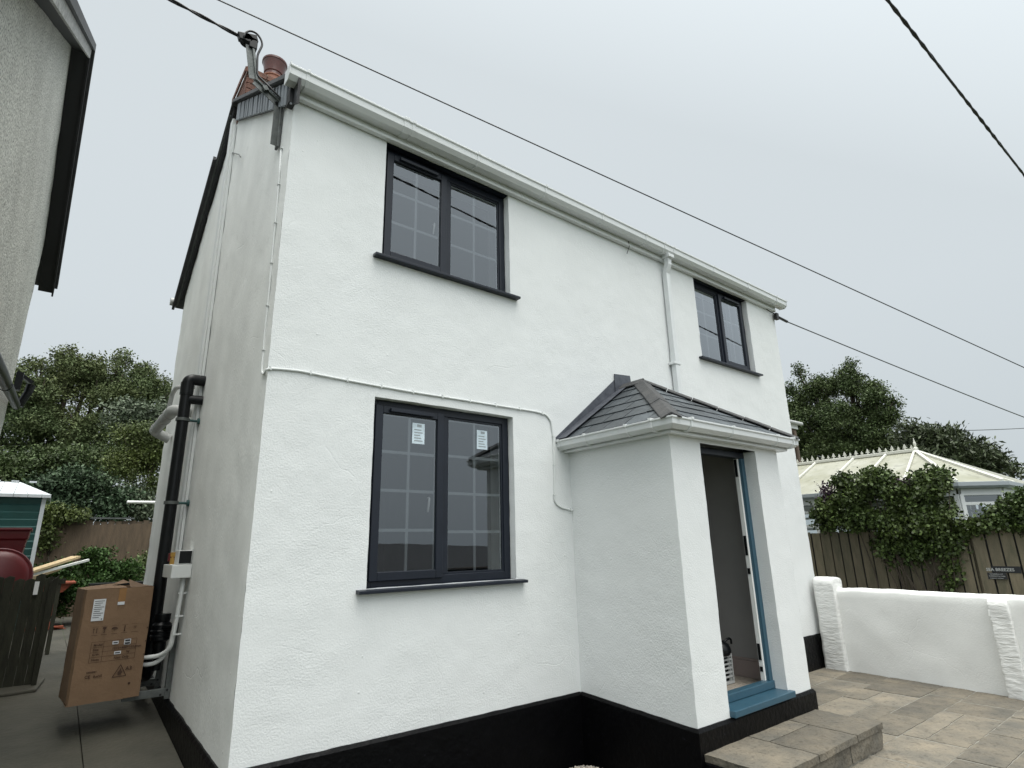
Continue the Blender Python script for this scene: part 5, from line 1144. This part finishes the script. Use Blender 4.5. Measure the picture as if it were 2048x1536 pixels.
# trees behind the conservatory
plant('broadleaf_tree', 'tall dark green broadleaf tree behind the conservatory roof', 'tree', (18.4, 3.2, GZ),
      [ell(1620, 800, 0, 18, .55, .6, .55), ell(1650, 775, 0, 18, .5, .45, .4), ell(1700, 770, 0, 18, .5, .42, .55), ell(1745, 800, 0, 18, .55, .5, .5), ell(1770, 830, 0, 18, .5, .4, .4), ell(1610, 860, 0, 18, .9, .8, .8), ell(1680, 850, 0, 17.8, .9, .8, .7), ell(1750, 870, 0, 18, .8, .7, .6), ell(1580, 830, 0, 18, .6, .5, .5), ell(1640, 900, 0, 18, 1.1, 1, .7), ell(1740, 905, 0, 18, 1, .9, .5), ell(1560, 900, 0, 18.5, 1, 1, .8), ell(1600, 752, 0, 18, .14, .16, .34, 1), ell(1638, 765, 0, 18, .12, .14, .3, 1), ell(1700, 744, 0, 18, .14, .15, .42, 1), ell(1716, 768, 0, 18, .12, .14, .3, 1), ell(1758, 785, 0, 18, .12, .2, .26, 1), ell(1785, 808, 0, 18, .12, .18, .2, 1), ell(1580, 780, 0, 18, .1, .2, .3, 1)],
      'leaf_dark', 120000, .066, spread=.10, per=20, droop=-.1, r=.16, fill=.35, lump=13, sprig=.16)
plant('rhododendron_tree', 'lower tree with long whorled leaves sloping down to the right edge', 'tree', (17, .2, GZ),
      [ell(1830, 875, 0, 16, .5, .45, .38), ell(1870, 880, 0, 16, .5, .45, .35), ell(1910, 895, 0, 16, .5, .4, .35), ell(1950, 915, 0, 16, .45, .35, .3), ell(1985, 928, 0, 16, .35, .25, .2), ell(1900, 930, 0, 16, .9, .9, .4), ell(1840, 920, 0, 16, .8, .7, .5), ell(2030, 945, 0, 16, .2, .12, .1)],
      'leaf_rhodo', 22000, .13, spread=.13, per=14, droop=-.1, asp=.3, r=.1, fill=.35)

# ================================================================== OVERHEAD WIRES
def twist(a, b, s_, r, pitch=.35, off=.012):
    P_ = sag(a, b, s_, 160); mb = MB(); L0 = (Vector(b) - Vector(a)).length
    d = (Vector(b) - Vector(a)).normalized(); u = d.orthogonal().normalized(); v = d.cross(u)
    for ph in (0, math.pi): mb.tube([p + (u * math.cos(ph + i / 160 * L0 / pitch * 6.283) + v * math.sin(ph + i / 160 * L0 / pitch * 6.283)) * off for i, p in enumerate(P_)], r, 6)
    return mb
c0 = Vector((.255, -2.618, 6.779)); dc = Vector((-.998, .0369, .0518))
tag(twist(c0 + dc * 16, c0 - dc * 20, 0, .012, .5, .0075).build('overhead_cable', 'cable_black', None, smooth=True), 'thick twisted black cable crossing the top right corner of the sky', 'cable', 'overhead wires')
a = ic + Vector((-.03, 0, 0)); b_ = at(342, 0, 1, .36)
dd = (b_ - a); tag(twist(a, a + dd * 16, 0, .009, .40, .007).build('overhead_cable', 'cable_black', None, smooth=True), 'twisted black service cable running from the steel mast up to the top left', 'cable', 'overhead wires')
A1, B1 = at(437, 0, 1, 3.0), at(2048, 735, 0, 14)
d = (B1 - A1); tag(MB().tube([A1 - d * .6, A1 + d * .5, A1 + d * 2], .0095, 8).build('overhead_cable', 'wire_grey', None), 'long single dark wire running diagonally over the cottage roof', 'cable', 'overhead wires')
A2, B2 = Vector((LX + .24, -.07, 4.66)), at(2048, 832, 0, 24)
tag(MB().tube(sag(A2, A2 + (B2 - A2) * 1.5, .05), [.009] + [.009 + .012 * i / 24 for i in range(24)], 6).build('overhead_cable', 'wire_grey', None), 'thin wire running from the right-hand eaves corner of the cottage to the right', 'cable', 'overhead wires')
A3, B3 = at(1800, 862, 0, 15.2), at(2048, 850, 0, 22)
tag(MB().tube(sag(A3, A3 + (B3 - A3) * 2, .1), .011, 6).build('overhead_cable', 'wire_grey', None), 'faint low wire emerging from the trees above the conservatory', 'cable', 'overhead wires')


# ================================================================== ACROSS THE LANE (seen in the window reflections)
struct(MB().box(-40, 40, -9.5, -4.4, GZ - .05, GZ + .02).build('lane', 'asphalt'))
ob = thing('outbuilding', 'long low outbuilding with dark roof across the lane, mirrored in the lower window', 'building', (4, -12, GZ))
MB().box(-4, 14, -14, -11.2, GZ, .78).build('wall', 'brick_brown', ob)
MB().prism([(-4.4, -10.9, 1.15), (-4.4, -12.6, 2.05), (-4.4, -14.3, 1.15)], (18.8, 0, -.8)).build('roof', 'roof_slate', ob)
MB().box(1.6, 1.66, -12.5, -12.44, .8, 2.1).build('pole', 'soffit_black', ob)
MB().sweep([(-4.4, -10.88), (14.4, -10.88)][::-1], [(0, .66), (.12, .66), (.12, .76), (0, .76)]).build('gutter', 'black_plastic', ob)
scene.cycles.max_bounces = 8
